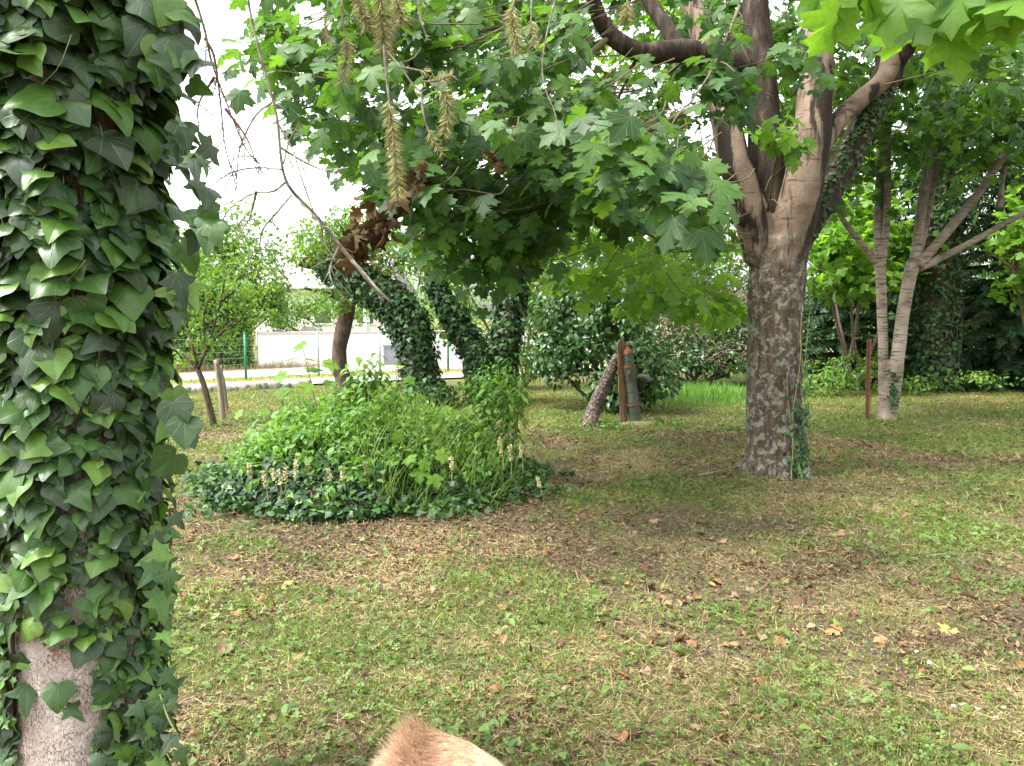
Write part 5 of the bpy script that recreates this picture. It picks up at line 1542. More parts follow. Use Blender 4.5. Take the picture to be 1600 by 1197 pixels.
def back_planting():
    B = lambda x, y, d, rx, rz, n, ry=None: (P(x, y, d), (rx, ry or rx, rz), n)
    g0 = lambda x, d: np.array([(x - CX) / FPX * d, d, 0.0])
    # laurel behind the pump
    shrub('laurel_bush', 'glossy dark green laurel bush behind the pump and log', 'bush',
          [B(900, 500, 12.6, 0.85, 0.75, 1500), B(960, 500, 12.2, 0.7, 0.7, 1300), B(880, 560, 12.4, 0.65, 0.45, 900), B(1000, 580, 11.9, 0.62, 0.62, 1100), B(930, 450, 12.9, 0.8, 0.6, 1000), B(960, 610, 12.0, 0.5, 0.4, 600)],
          ovate, 0.11, M['laurel'], g0(945, 12.4), shell=0.7)
    # tangled hedge behind
    t = shrub('bramble_hedge', 'overgrown brown and green bramble thicket behind the pump', 'hedge',
          [B(1060, 500, 17.5, 1.3, 1.0, 1500), B(1140, 510, 17.0, 1.1, 0.9, 1300), B(1000, 470, 18, 1.3, 1.1, 1500), B(1100, 440, 18.5, 1.5, 0.9, 1500), B(1210, 490, 18.0, 1.2, 1.1, 1300), B(1180, 540, 16.8, 0.8, 0.5, 900), B(1070, 560, 16.6, 0.8, 0.5, 900), B(1130, 560, 16.4, 0.8, 0.4, 700), B(1020, 550, 17, 0.7, 0.6, 700), B(1240, 550, 17, 0.8, 0.6, 800)],
          ovate_lo, 0.12, M['laurel'], g0(1090, 17.5), shell=0.8, gap=0.42)
    tw = Buf()
    for _ in range(550):
        a = P(random.uniform(960, 1240), random.uniform(455, 575), random.uniform(15.8, 17.4))
        e = a + np.array([random.gauss(0, 0.45), random.gauss(0, 0.3), random.gauss(-0.1, 0.3)])
        tube(tw, [a, (a + e) / 2 + UP * 0.12, e], [0.011, 0.008, 0.005], 4, 5, cap=False)
    obj('bare_canes', tw, M['twig'], t)['kind'] = 'stuff'
    # bright trees behind everything
    gb = 'bright green trees beyond the garden'
    shrub('leafy_tree', 'bright yellow-green tree rising behind the bramble thicket and pump', 'tree', [B(900, 380, 21, 2.0, 1.6, 1700), B(1000, 400, 22, 2.1, 1.5, 1700), B(1100, 390, 22, 2.2, 1.6, 1700), B(850, 460, 20, 1.2, 1.6, 900), B(1050, 300, 24, 2.4, 1.6, 1200)], ovate_lo, 0.2, M['shrub'], g0(980, 23), group=gb, shell=0.8, gap=0.42)
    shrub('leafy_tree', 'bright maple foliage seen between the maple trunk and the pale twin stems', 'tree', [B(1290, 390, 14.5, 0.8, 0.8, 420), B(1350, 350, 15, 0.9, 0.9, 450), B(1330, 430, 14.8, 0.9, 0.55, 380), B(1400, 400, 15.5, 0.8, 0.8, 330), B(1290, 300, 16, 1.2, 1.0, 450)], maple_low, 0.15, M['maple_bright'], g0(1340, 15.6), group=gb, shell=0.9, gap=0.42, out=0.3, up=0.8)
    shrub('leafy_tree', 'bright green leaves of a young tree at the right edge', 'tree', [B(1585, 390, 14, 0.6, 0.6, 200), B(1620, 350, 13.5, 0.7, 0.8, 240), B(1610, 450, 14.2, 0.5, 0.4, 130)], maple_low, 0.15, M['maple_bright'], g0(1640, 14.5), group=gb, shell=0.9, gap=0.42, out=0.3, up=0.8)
    shrub('leafy_tree', 'tall green tree closing the view behind the spruces', 'tree', [B(1300, 230, 24, 2.6, 2.4, 1700), B(1450, 250, 25, 2.8, 2.4, 1700), B(1600, 280, 24, 2.4, 2.2, 1500), B(1520, 120, 26, 3, 2.4, 1100), B(1200, 330, 25, 2.4, 2.0, 1300), B(1500, 430, 23, 4.0, 2.0, 2300)], ovate_lo, 0.22, M['laurel'], g0(1450, 24.5), group=gb, shell=0.8, gap=0.40)
    shrub('evergreen_hedge', 'dark evergreen undergrowth filling the back of the garden behind the spruces', 'hedge', [B(x, 515, 21.5, 1.6, 1.5, 1300) for x in (1150, 1230, 1310, 1400, 1490, 1580, 1670)], ovate_lo, 0.13, M['laurel'], g0(1450, 21.5), shell=0.8, gap=0.3)
    # middle distance, behind the leaning ivy trunks
    shrub('leafy_tree', 'light green shrubby tree behind the forked ivy trunk', 'tree', [B(720, 400, 15.5, 0.9, 0.8, 800), B(800, 470, 16.0, 0.7, 1.1, 900), B(830, 560, 15.8, 0.45, 0.45, 500), B(760, 340, 17, 1.2, 0.9, 800), B(740, 520, 17, 0.5, 0.5, 300), B(840, 410, 16.5, 0.8, 0.9, 700)], ovate_lo, 0.12, M['shrub'], g0(810, 16.2), group=gb, shell=0.8, gap=0.43)
    # left: airy tree behind the clipped hedge
    shrub('leafy_tree', 'airy light green tree behind the clipped hedge on the left', 'tree', [B(330, 450, 24.5, 1.6, 1.5, 1700), B(400, 430, 25, 1.2, 1.5, 1300), B(290, 420, 24, 1.4, 1.3, 1200), B(350, 380, 25, 1.7, 1.2, 1100), B(420, 470, 25.5, 0.8, 0.9, 600), B(370, 340, 25.5, 1.1, 0.6, 260), B(230, 440, 24, 1.5, 1.6, 900)], ovate_lo, 0.17, M['shrub'], g0(345, 25), group=gb, shell=0.9, gap=0.45, gs=1.1)
    shrub('garden_shrub', 'row of green and yellow shrubs growing behind the white wall', 'shrub', [B(480, 480, 27.5, 1.2, 0.75, 900), B(545, 480, 28, 1.2, 0.8, 800), B(420, 470, 27.5, 0.9, 0.9, 600), B(440, 500, 27, 0.8, 0.5, 450), B(640, 490, 28.5, 1.6, 0.7, 800), B(720, 480, 29, 1.5, 0.9, 700)], ovate_lo, 0.14, M['hedge'], g0(560, 28), shell=0.8)
    shrub('leafy_tree', 'distant pale green trees on the skyline left of centre', 'tree', [B(540, 470, 48, 2.6, 1.4, 500), B(680, 450, 50, 3.0, 2.0, 700), B(330, 400, 55, 4.5, 3.0, 700), B(150, 430, 50, 5.0, 3.2, 700), B(-50, 430, 50, 5.0, 3.2, 700)], ovate_lo, 0.4, M['shrub'], g0(500, 50), group=gb, shell=0.8)
back_planting()

def clipped_hedge():
    # long box hedge ending at the white wall
    a, b2 = np.array([-7.30, 21.6]), np.array([-15.5, 14.5])
    d = b2 - a; L = np.linalg.norm(d); dn = d / L; nn = np.array([dn[1], -dn[0]])
    if nn[1] > 0: nn = -nn
    t = thing('clipped_hedge', 'tall clipped bright green hedge at the left end of the white wall', 'hedge', (a[0], a[1], 0))
    H, W = 2.35, 0.9
    b = Buf(); c = (a + b2) / 2 - nn * W / 2
    box(b, (*c, H / 2 - 0.1), (L - 0.2, W - 0.25, H - 0.25), math.atan2(d[1], d[0]))
    obj('branch_mass', b, M['under'], t)
    lf = Buf()
    n = 14000
    f = RNG.random(n); z = RNG.random(n) * H; u = RNG.random(n)
    p = np.concatenate([a + dn * (f * L)[:, None] + nn * (0.05 * RNG.normal(size=n) - 0.06)[:, None], z[:, None]], 1)
    nr = np.array([nn[0], nn[1], 0.4]) + 0.5 * RNG.normal(size=(n, 3))
    lf.leaves(ovate_lo, p, frames(nr, RNG.normal(size=(n, 3)) - UP * 0.3), 0.085 + 0.05 * RNG.random(n))
    n = 2200                                   # right-hand end and top
    p = np.concatenate([a - nn * (RNG.random(n) * W)[:, None] - dn * (0.05 * RNG.normal(size=n))[:, None], (RNG.random(n) * H)[:, None]], 1)
    lf.leaves(ovate_lo, p, frames(np.array([-dn[0], -dn[1], 0.3]) + 0.5 * RNG.normal(size=(n, 3)), RNG.normal(size=(n, 3))), 0.1)
    n = 5000
    p = np.concatenate([a + dn * (RNG.random(n) * L)[:, None] - nn * (RNG.random(n) * W)[:, None], (H + 0.08 * RNG.normal(size=n))[:, None]], 1)
    lf.leaves(ovate_lo, p, frames(UP + 0.5 * RNG.normal(size=(n, 3)), RNG.normal(size=(n, 3))), 0.1)
    obj('foliage', lf, M['hedge'], t)['kind'] = 'stuff'
clipped_hedge()

# ------------------------------------------------------------------ leaning ivy trunks in the middle
def leaning_trunks():
    D = G(665, 638)[1]
    base = G(668, 640)
    t = thing('leaning_tree', 'old tree trunk bent over to the left, wrapped in ivy', 'tree', base)
    q = [base - UP * 0.1, P(658, 590, D), P(648, 530, D), P(630, 488, D), (P(595, 455, D)), P(550, 428, D), P(505, 415, D + 0.1), P(468, 409, D + 0.1)]
    rad = [0.30, 0.24, 0.25, 0.24, 0.20, 0.16, 0.11, 0.08]
    b = Buf(); tube(b, q, rad, 14, 50, 0.12)
    tube(b, [P(600, 460, D), P(560, 400, D + 0.2), P(530, 350, D + 0.3)], [0.08, 0.05, 0.02], 8, 12, 0.1)
    obj('trunk', b, M['bark_dark'], t)
    tw = Buf()
    for _ in range(70):
        a = P(random.uniform(500, 620), random.uniform(400, 440), D + random.gauss(0, 0.2))
        e = a + np.array([random.gauss(0, 0.35), random.gauss(0, 0.3), random.gauss(0.1, 0.35)])
        tube(tw, [a, (a + e) / 2 + UP * 0.06, e], [0.010, 0.006, 0.003], 4, 5, cap=False)
    obj('bare_twigs', tw, M['twig'], t)
    lf = Buf()
    for x, y, rx, rz, n in ((520, 370, 0.55, 0.32, 430), (575, 385, 0.6, 0.34, 480), (490, 400, 0.4, 0.22, 240), (630, 400, 0.45, 0.3, 260), (545, 345, 0.4, 0.25, 200)):
        blob(lf, P(x, y, D + 0.1), (rx, 0.5, rz), n, ovate, 0.085, 0.42, 2.5, int(x), 0.9)
    obj('foliage', lf, M['shrub'], t)['kind'] = 'stuff'
    iv = thing('leaning_trunk_ivy', 'dark ivy cloaking the bent leaning trunk', 'ivy', base + np.array([0.05, -0.35, 0]))
    ib = Buf(); hug_ivy(ib, q[:7], rad[:7], 4200, 0.075, ivy_small, 0.13, 8)
    blob(ib, base + np.array([0.12, -0.1, 0.18]), (0.42, 0.4, 0.3), 500, ivy_small, 0.07, 0.2, 2, 3)
    # trailing strands of leaves hanging off the bend
    for x, y0, y1 in ((570, 440, 480), (590, 460, 500), (610, 470, 540), (550, 430, 470), (600, 480, 520), (525, 425, 470)):
        m = 26
        p = np.array([P(x + random.gauss(0, 6), random.uniform(y0, y1), D - 0.15 + 0.1 * random.gauss(0, 1)) for _ in range(m)])
        ib.leaves(ivy_small[1], p, frames(np.array([0, -1, 0.4]) + 0.5 * RNG.normal(size=(m, 3)), -UP + 0.4 * RNG.normal(size=(m, 3))), 0.075)
    obj('foliage', ib, M['ivy_far'], iv)['kind'] = 'stuff'
    # forked trunk to the right
    base = G(765, 632); D = base[1]
    t = thing('forked_tree', 'old tree forked low in a V, both arms wrapped in ivy', 'tree', base)
    q1 = [base - UP * 0.1, P(758, 600, D), P(745, 560, D), P(722, 515, D), P(698, 478, D), P(676, 440, D + 0.1), P(668, 400, D + 0.1), P(660, 350, D + 0.2)]
    r1 = [0.27, 0.22, 0.19, 0.16, 0.14, 0.11, 0.09, 0.05]
    q2 = [base - UP * 0.1, P(778, 590, D + 0.1), P(788, 540, D + 0.1), P(797, 480, D + 0.15), P(803, 420, D + 0.2), P(806, 350, D + 0.2), P(800, 260, D + 0.3)]
    r2 = [0.25, 0.22, 0.21, 0.2, 0.18, 0.14, 0.08]
    b = Buf(); tube(b, q1, r1, 14, 44, 0.12); tube(b, q2, r2, 14, 44, 0.12)
    obj('trunk', b, M['bark_dark'], t)
    lf = Buf()
    for x, y, rx, rz, n in ((690, 420, 0.6, 0.4, 420), (650, 370, 0.6, 0.4, 380), (720, 480, 0.35, 0.3, 220), (700, 520, 0.3, 0.3, 180), (800, 330, 0.8, 0.6, 420), (760, 400, 0.6, 0.5, 320), (690, 330, 0.7, 0.5, 380)):
        blob(lf, P(x, y, D + 0.2), (rx, 0.5, rz), n, ovate, 0.09, 0.42, 2.5, int(x), 0.9)
    obj('foliage', lf, M['shrub'], t)['kind'] = 'stuff'
    tw = Buf()
    for _ in range(60):
        a = P(random.uniform(640, 720), random.uniform(390, 440), D + 0.1)
        e = a + np.array([random.gauss(0, 0.35), random.gauss(0, 0.3), random.gauss(0.1, 0.25)])
        tube(tw, [a, (a + e) / 2 + UP * 0.06, e], [0.010, 0.006, 0.003], 4, 5, cap=False)
    obj('bare_twigs', tw, M['twig'], t)
    iv = thing('forked_trunk_ivy', 'dark ivy cloaking both arms of the V-shaped trunk', 'ivy', base + np.array([0.0, -0.35, 0]))
    ib = Buf(); hug_ivy(ib, q1[:6], r1[:6], 2600, 0.075, ivy_small, 0.10, 18); hug_ivy(ib, q2[:6], r2[:6], 3600, 0.075, ivy_small, 0.12, 28)
    obj('foliage', ib, M['ivy_far'], iv)['kind'] = 'stuff'
    # undergrowth at its foot
    t = shrub('undergrowth', 'bright leafy saplings sprouting at the foot of the forked trunk', 'shrub', [(P(770, 600, D - 0.6), (0.4, 0.35, 0.4), 420), (P(740, 610, D - 0.5), (0.3, 0.3, 0.3), 240), (P(800, 620, D - 0.4), (0.3, 0.3, 0.25), 200)], ovate, 0.075, M['herb'], base + np.array([0.1, -0.6, 0]), gap=0.35, shell=0.9, stem_mat='stem')
    # plain trunk of a fruit tree further back
    D = 15.5; base = np.array([(535 - CX) / FPX * D, D, 0])
    t = thing('fruit_tree', 'fruit tree with bare rough trunk in front of the white wall', 'tree', base)
    q = [base - UP * 0.1, base + UP * 0.25, P(531, 575, D), P(530, 545, D), P(536, 515, D), P(542, 490, D), P(548, 465, D)]
    b = Buf(); tube(b, q, [0.22, 0.17, 0.155, 0.15, 0.16, 0.15, 0.12], 14, 40, 0.14, 5)
    for e in ((500, 400), (560, 390), (600, 430), (540, 370), (475, 450)):
        tube(b, [P(546, 475, D), P((546 + e[0]) / 2 + 5, (470 + e[1]) / 2, D), P(e[0], e[1], D + random.gauss(0, 0.3))], [0.09, 0.05, 0.02], 8, 12, 0.1)
    obj('trunk', b, M['bark_dark'], t)
    lf = Buf()
    for x, y, rx, rz, n in ((540, 440, 0.8, 0.5, 650), (500, 390, 0.7, 0.6, 520), (580, 400, 0.8, 0.6, 620), (545, 360, 0.9, 0.5, 520), (475, 370, 0.4, 0.4, 220), (530, 475, 0.45, 0.25, 240), (610, 440, 0.5, 0.4, 300)):
        blob(lf, P(x, y, D), (rx, 0.8, rz), n, ovate, 0.09, 0.43, 2.2, int(x) + 1, 0.9)
    obj('foliage', lf, M['shrub'], t)['kind'] = 'stuff'
leaning_trunks()

def young_tree():
    base = G(335, 666); D = base[1]
    t = thing('young_tree', 'slim young tree leaning left, tied near two wooden stakes', 'tree', base)
    b = Buf()
    tube(b, [base - UP * 0.05, P(326, 630, D), P(318, 600, D), P(309, 577, D)], [0.052, 0.042, 0.037, 0.034], 10, 16, 0.1)
    obj('trunk', b, M['bark_dark'], t)
    bb = Buf()
    for q in ([(309, 578), (290, 555), (262, 540), (235, 530)], [(309, 578), (318, 555), (328, 530), (345, 470), (352, 430)], [(310, 575), (300, 540), (285, 490), (280, 440)], [(318, 552), (340, 525), (368, 500), (395, 480)], [(345, 470), (370, 450), (385, 430)], [(320, 545), (318, 500), (330, 455)]):
        bb = Buf(); tube(bb, [P(x, y, D + (random.gauss(0, 0.1) if k else 0)) for k, (x, y) in enumerate(q)], [0.026, 0.015, 0.006], 6, 12, 0.1)
        obj('branch', bb, M['bark_dark'], t)
    lf = Buf()
    for x, y, rx, rz, n in ((280, 560, 0.28, 0.16, 120), (330, 530, 0.35, 0.25, 170), (300, 480, 0.45, 0.35, 280), (370, 470, 0.5, 0.35, 300), (340, 430, 0.5, 0.35, 300), (400, 440, 0.4, 0.3, 200), (280, 430, 0.4, 0.3, 200), (420, 490, 0.3, 0.2, 90)):
        blob(lf, P(x, y, D), (rx, 0.45, rz), n, ovate, 0.06, 0.46, 3, int(x), 0.95)
    obj('foliage', lf, M['shrub'], t)['kind'] = 'stuff'
    for (x0, y0, x1, y1, lab) in ((349, 656, 338, 562, 'taller weathered wooden stake beside the slim young tree'), (354, 640, 343, 572, 'shorter weathered wooden stake right of its taller twin')):
        g = G(x0, y0); top = P(x1, y1, g[1])
        b = Buf(); tube(b, [g - UP * 0.1, (g + top) / 2 + np.array([0.01, 0, 0]), top], [0.040, 0.042, 0.036], 9, 14, 0.18, 9, int(y0))
        tag(obj('wooden_stake', b, M['stake']), lab, 'stake', 'stakes by the young tree')
    b = Buf(); g = G(283, 640); tube(b, [g - UP * 0.05, P(281, 590, g[1])], [0.04, 0.035], 8, 8, 0.1)
    tag(obj('wooden_stake', b, M['stake']), 'short stake half hidden by the ivy leaves on the left', 'stake', 'stakes by the young tree')
young_tree()

# ------------------------------------------------------------------ hand pump, plank and leaning log
def pump():
    g = PUMP; D = g[1]
    top = P(981, 552, D); bot = P(993, 660, D)
    ax = top - bot; H = np.linalg.norm(ax)
    rot = Vector(ax).to_track_quat('Z', 'Y').to_matrix().to_4x4()
    m4 = Matrix.Translation(Vector(bot)) @ rot
    t = thing('hand_pump', 'old green cast-iron garden hand pump with a rusty cap', 'pump', bot)
    r = 0.078
    prof = [(0.0, -0.02), (r * 1.12, -0.02), (r * 1.12, 0.0)]
    for z0, z1, a, bb in ((0.0, 0.14, 1.06, 1.06), (0.15, 0.30, 1.04, 1.03), (0.33, 0.47, 1.03, 1.02), (0.48, 0.62, 1.0, 1.0), (0.64, 0.83, 1.12, 1.12), (0.85, 0.93, 0.98, 0.96), (0.94, 1.02, 0.95, 0.92)):
        prof += [(r * a, H * z0 / 1.04), (r * bb, H * z1 / 1.04), (r * (a + 0.07), H * (z1 + 0.001) / 1.04), (r * (a + 0.07), H * (z1 + 0.009) / 1.04)]
    b = Buf(); lathe(b, prof, 28, m4); obj('barrel', b, M['iron'], t)
    b = Buf(); lathe(b, [(r * 0.98, H * 0.985), (r * 0.98, H * 1.0), (r * 0.75, H * 1.05), (r * 0.4, H * 1.085), (r * 0.32, H * 1.1), (r * 0.38, H * 1.115), (r * 0.3, H * 1.13), (0, H * 1.135)], 24, m4)
    obj('cap', b, M['rust'], t)
    q = bot + ax * 0.66
    b = Buf(); tube(b, [q + np.array([0.05, 0, -0.01]), q + np.array([0.13, -0.03, 0.008]), q + np.array([0.21, -0.05, 0.0]), q + np.array([0.25, -0.06, -0.03]), q + np.array([0.255, -0.06, -0.06])], [0.036, 0.034, 0.034, 0.034, 0.03], 14, 24)
    obj('spout', b, M['iron'], t)
    for f in (0.815, 0.265):
        b = Buf(); lathe(b, [(r * 1.16, H * f - 0.014), (r * 1.24, H * f - 0.014), (r * 1.24, H * f + 0.014), (r * 1.16, H * f + 0.014)], 24, m4)
        c = bot + ax * f
        box(b, c + np.array([-0.12, 0.0, 0]), (0.09, 0.03, 0.026))
        obj('strap', b, M['rust'], t)
    b = Buf(); c = bot + ax * 0.72; tube(b, [c + np.array([-0.02, -0.09, 0.0]), c + np.array([-0.02, -0.10, 0.0])], [0.03, 0.028], 12, 3); obj('badge', b, M['rust'], t)
    # plank
    p0 = np.array([*(P(975, 668, D)[:2]), -0.05]); p1 = P(970, 531, D)
    ax2 = p1 - p0; L = np.linalg.norm(ax2)
    R = Vector(ax2).to_track_quat('Z', 'Y').to_matrix()
    b = Buf()
    n = 16; w = 0.075; th = 0.028
    V = []; Q = []
    for k in range(n + 1):
        f = k / n
        ww = w * (1 if f < 0.94 else (0.92 if f < 0.99 else 0.6))
        for sx, sy in ((-1, -1), (1, -1), (1, 1), (-1, 1)):
            V.append(p0 + ax2 * f + np.array([sx * ww * 0.75 + 0.004 * math.sin(f * 9), sy * th + sx * ww * 0.45, 0]) + 0.003 * RNG.normal(size=3))
    for k in range(n):
        for j in range(4):
            Q.append((4 * k + j, 4 * k + (j + 1) % 4, 4 * k + 4 + (j + 1) % 4, 4 * k + 4 + j))
    Q += [(3, 2, 1, 0), (4 * n, 4 * n + 1, 4 * n + 2, 4 * n + 3)]
    b.add(V, None, Q)
    tag(obj('support_plank', b.mesh('support_plank', False), M['wood']), 'upright brown wooden plank strapped to the green hand pump', 'plank')
    # stone footing
    b = Buf(); rock(b, bot + np.array([0.02, -0.02, -0.07]), (0.26, 0.22, 0.10), 4, 12)
    tag(obj('footing_stone', b, M['moss_stone']), 'mossy flat stone footing under the hand pump', 'stone')
    # log
    a = G(921, 668); e = P(966, 556, D + 0.15)
    b = Buf()
    tube(b, [a - UP * 0.04, P(926, 645, D), P(945, 600, D + 0.08), P(958, 572, D + 0.12), e], [0.12, 0.105, 0.085, 0.078, 0.07], 16, 40, 0.14, 9, 6)
    tag(obj('leaning_log', b, M['bark_log']), 'rough dark log with pale flecks leaning against the pump plank', 'log')
    # plants round the foot
    lf = Buf()
    for _ in range(1):
        blob(lf, G(950, 672) + UP * 0.04, (0.45, 0.25, 0.10), 110, ovate, 0.05, 0.3, 3, 2, 0.9)
        blob(lf, G(1040, 668) + UP * 0.03, (0.5, 0.25, 0.08), 90, ovate, 0.05, 0.3, 3, 3, 0.9)
    tag(obj('low_weeds', lf, M['herb']), 'low leafy weeds growing around the foot of the pump', 'weeds', kind='stuff')
    # long bright grass on the right of the bush
    n = 5200
    p = np.stack([RNG.normal(3.55, 1.0, n), RNG.normal(14.2, 0.9, n), np.zeros(n)], -1)
    hh = np.exp(-((p[:, 0] - 3.55) / 1.3) ** 2 - ((p[:, 1] - 14.2) / 1.2) ** 2)
    pos, R, S = blades(p, 0.08 + 0.22 * hh, 0.012, 1.0)
    tag(obj('long_grass', Buf().leaves(blade, pos, R, S, 0.2 + 0.8 * RNG.random(n)), M['herb']), 'patch of long bright grass between the pump and the maple trunk', 'grass', kind='stuff')
    lf = Buf()
    for x, y, rx, rz, n in ((1290, 590, 0.8, 0.35, 500), (1340, 580, 0.6, 0.4, 420), (1260, 605, 0.5, 0.25, 260), (1420, 600, 0.6, 0.2, 260), (1530, 590, 0.8, 0.15, 200)):
        blob(lf, P(x, y, 14.6) , (rx, 0.6, rz), n, ovate, 0.08, 0.35, 2, int(x), 0.9)
    tag(obj('bramble_patch', lf, M['shrub']), 'low bramble patch between the maple trunk and the twin-stemmed tree', 'brambles', kind='stuff')
pump()
# ------------------------------------------------------------------ planted mound in the lawn
def mound_h(x, y):
    q = (np.stack([x, y], -1) - MOUND_C) / MOUND_R
    a = np.arctan2(q[..., 1], q[..., 0])
    r = np.hypot(q[..., 0], q[..., 1]) / (1 + 0.07 * np.sin(3 * a + 1) + 0.06 * np.sin(7 * a) + 0.03 * np.sin(13 * a))
    h = MOUND_H * np.clip(1 - r ** 3.2, 0, 1) * (0.62 + 0.3 * (1 - r) + 0.35 * fbm(np.stack([x, y], -1), 2.0, 61, 3))
    return h

def mound():
    xs = np.linspace(-3.2, 0.7, 60); ys = np.linspace(5.3, 8.7, 56)
    X, Y = np.meshgrid(xs, ys)
    H = mound_h(X, Y)
    V = np.stack([X, Y, H - 0.075], -1).reshape(-1, 3)
    idx = np.arange(X.size).reshape(X.shape)
    o = structure('mound', Buf().add(V, None, np.stack([idx[:-1, :-1], idx[:-1, 1:], idx[1:, 1:], idx[1:, :-1]], -1).reshape(-1, 4)), M['soil'])
    # ivy carpet
    n = 24000
    x = RNG.uniform(-3.2, 0.7, n); y = RNG.uniform(5.2, 8.8, n)
    h = mound_h(x, y)
    k = h > 0.03
    x, y, h = x[k], y[k], h[k]
    e = 0.04
    g = np.stack([(mound_h(x + e, y) - mound_h(x - e, y)) / (2 * e), (mound_h(x, y + e) - mound_h(x, y - e)) / (2 * e)], -1)
    nr = unit(np.stack([-g[:, 0], -g[:, 1], np.full(len(x), 0.8)], -1))
    p = np.stack([x, y, h - 0.05 + 0.09 * RNG.random(len(x))], -1)
    front = RNG.random(len(x)) < np.where(y < 7.1, 0.9, 0.4)
    p, nr = p[front], nr[front]
    m = len(p)
    down = unit(np.stack([nr[:, 0], nr[:, 1], -0.5 * np.ones(m)], -1))
    R = frames(nr + 0.5 * RNG.normal(size=(m, 3)), down + 0.7 * RNG.normal(size=(m, 3)))
    s = 0.036 + 0.034 * RNG.random(m)
    dist = np.hypot(p[:, 0], p[:, 1])
    sc = np.where(p[:, 1] < 7.0, s / dist, 0) * (0.6 + RNG.random(m))
    od = np.argsort(-sc)
    t = thing('ivy_carpet', 'dark ivy carpeting the planted mound in the lawn', 'ivy', (MOUND_C[0], MOUND_C[1], 0))
    lean = ivy_small
    big, rest = od[:260], od[260:]
    leaf_objects(t, [ivy_tpls[4], ivy_tpls[0]], M['ivy'], p[big], R[big], s[big])
    b = Buf()
    w = RNG.random(len(rest)) < 0.5
    b.leaves(ivy_small[0], p[rest[w]], R[rest[w]], s[rest[w]], RNG.random(int(w.sum())) * 0.9)
    b.leaves(ivy_small[1], p[rest[~w]], R[rest[~w]], s[rest[~w]], RNG.random(int((~w).sum())) * 0.9)
    # fringe creeping out on the lawn
    n = 2200
    a = RNG.random(n) * 6.283
    rr = 0.93 + (0.05 + 0.32 * np.clip(fbm(np.stack([np.cos(a) * 2.2, np.sin(a) * 2.2], -1), 1.5, 19, 3) - 0.42, 0, 1)) * np.abs(RNG.normal(size=n)) * 1.3
    q = MOUND_C + MOUND_R * np.stack([np.cos(a), np.sin(a)], -1) * rr[:, None]
    q = np.concatenate([q, (0.02 + 0.06 * RNG.random(n))[:, None]], 1)
    b.leaves(ivy_small[0], q, frames(UP + 0.5 * RNG.normal(size=(n, 3)), RNG.normal(size=(n, 3))), 0.04 + 0.03 * RNG.random(n), 0.2 + 0.8 * RNG.random(n))
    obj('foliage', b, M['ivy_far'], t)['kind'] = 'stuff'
    # arching grass
    n = 1150
    cx_ = RNG.normal(-1.0, 0.55, n); cy_ = RNG.normal(6.7, 0.5, n)
    cl = RNG.integers(0, 60, n)
    cc = np.stack([RNG.normal(-0.95, 0.45, 60), RNG.normal(6.65, 0.40, 60)], -1)
    p2 = cc[cl] + 0.09 * RNG.normal(size=(n, 2))
    p = np.concatenate([p2, mound_h(p2[:, 0], p2[:, 1])[:, None] - 0.03], 1)
    ln = 0.22 + 0.22 * RNG.random(n)
    long_blade = strip_leaf(lambda t: 0.5 * (1 - t) ** 0.7 + 0.02, 5, 0.45, 0.012)
    a = RNG.random(n) * 6.283
    hdir = np.stack([np.cos(a), np.sin(a), 0 * a], -1)
    tl = RNG.random(n) * 0.9
    tip = unit(hdir * np.sin(tl)[:, None] + UP * np.cos(tl)[:, None])
    nr = unit(-hdir * np.cos(tl)[:, None] + UP * np.sin(tl)[:, None]) * -1
    S = np.stack([np.full(n, 0.0075), ln * 1.2, ln * 1.2], -1)
    tag(obj('tuft_grass', Buf().leaves(long_blade, p, frames(-nr, tip), S, 0.4 + 0.6 * RNG.random(n)), M['clover']), 'arching tufts of long grass in the middle of the planted mound', 'grass', kind='stuff')
    # leafy herbs in the back half
    lf = Buf()
    for _ in range(400):
        x, y = RNG.normal(-1.3, 0.8), RNG.normal(6.95, 0.5)
        z = float(mound_h(np.array(x), np.array(y)))
        if z < 0.1: continue
        pk = math.exp(-((x + 1.45) / 0.7) ** 2) * max(0.0, min(1.0, (y - 6.2) / 0.8))
        hh = 0.10 + 0.16 * pk * random.random()
        blob(lf, (x, y, z + 0.03 + hh * 0.6), (0.15, 0.15, hh), 34, ovate if _ % 3 else lance, 0.052 if _ % 4 else 0.08, 0.3, 3, _, 0.95, up=0.8)
    tag(obj('herbs', lf, M['herb']), 'bright green leafy herbs covering the back of the mound', 'herbs', kind='stuff')

    def stalk(name, lab, cat, root_px, D, tops, leaf, size, per, mat, group=None, droop=0.3, r=0.005):
        x = (root_px - CX) / FPX * D
        z = float(mound_h(np.array(x), np.array(D)))
        root = np.array([x, D, max(0.0, z - 0.08)])
        t = thing(name, lab, cat, root, group)
        st = Buf(); lv = Buf()
        for tx, ty in tops:
            e = P(tx, ty, D + random.gauss(0, 0.06))
            mid = (root + e) / 2 + np.array([random.gauss(0, 0.03), random.gauss(0, 0.03), 0.03])
            c = tube(st, [root, mid, e], [r, r * 0.8, r * 0.5], 6, 16, cap=False)
            cc = catmull([root, mid, e], 60)
            m = per
            f = np.linspace(0.35, 1.0, m)
            i = (f * 59).astype(int)
            a = np.arange(m) * 2.4 + random.random() * 6
            hd = np.stack([np.cos(a), np.sin(a), 0.1 + 0 * a], -1)
            pp = cc[i] + hd * 0.03
            tp = hd - UP * droop
            lv.leaves(leaf, pp, frames(UP * 0.9 + hd * 0.3 + 0.2 * RNG.normal(size=(m, 3)), tp), size * (0.7 + 0.5 * RNG.random(m)))
            for k in range(m): tube(st, [cc[i[k]], pp[k]], 0.0016, 3, 2, cap=False)
        obj('stem', st, M['stem'], t); obj('foliage', lv, mat, t)
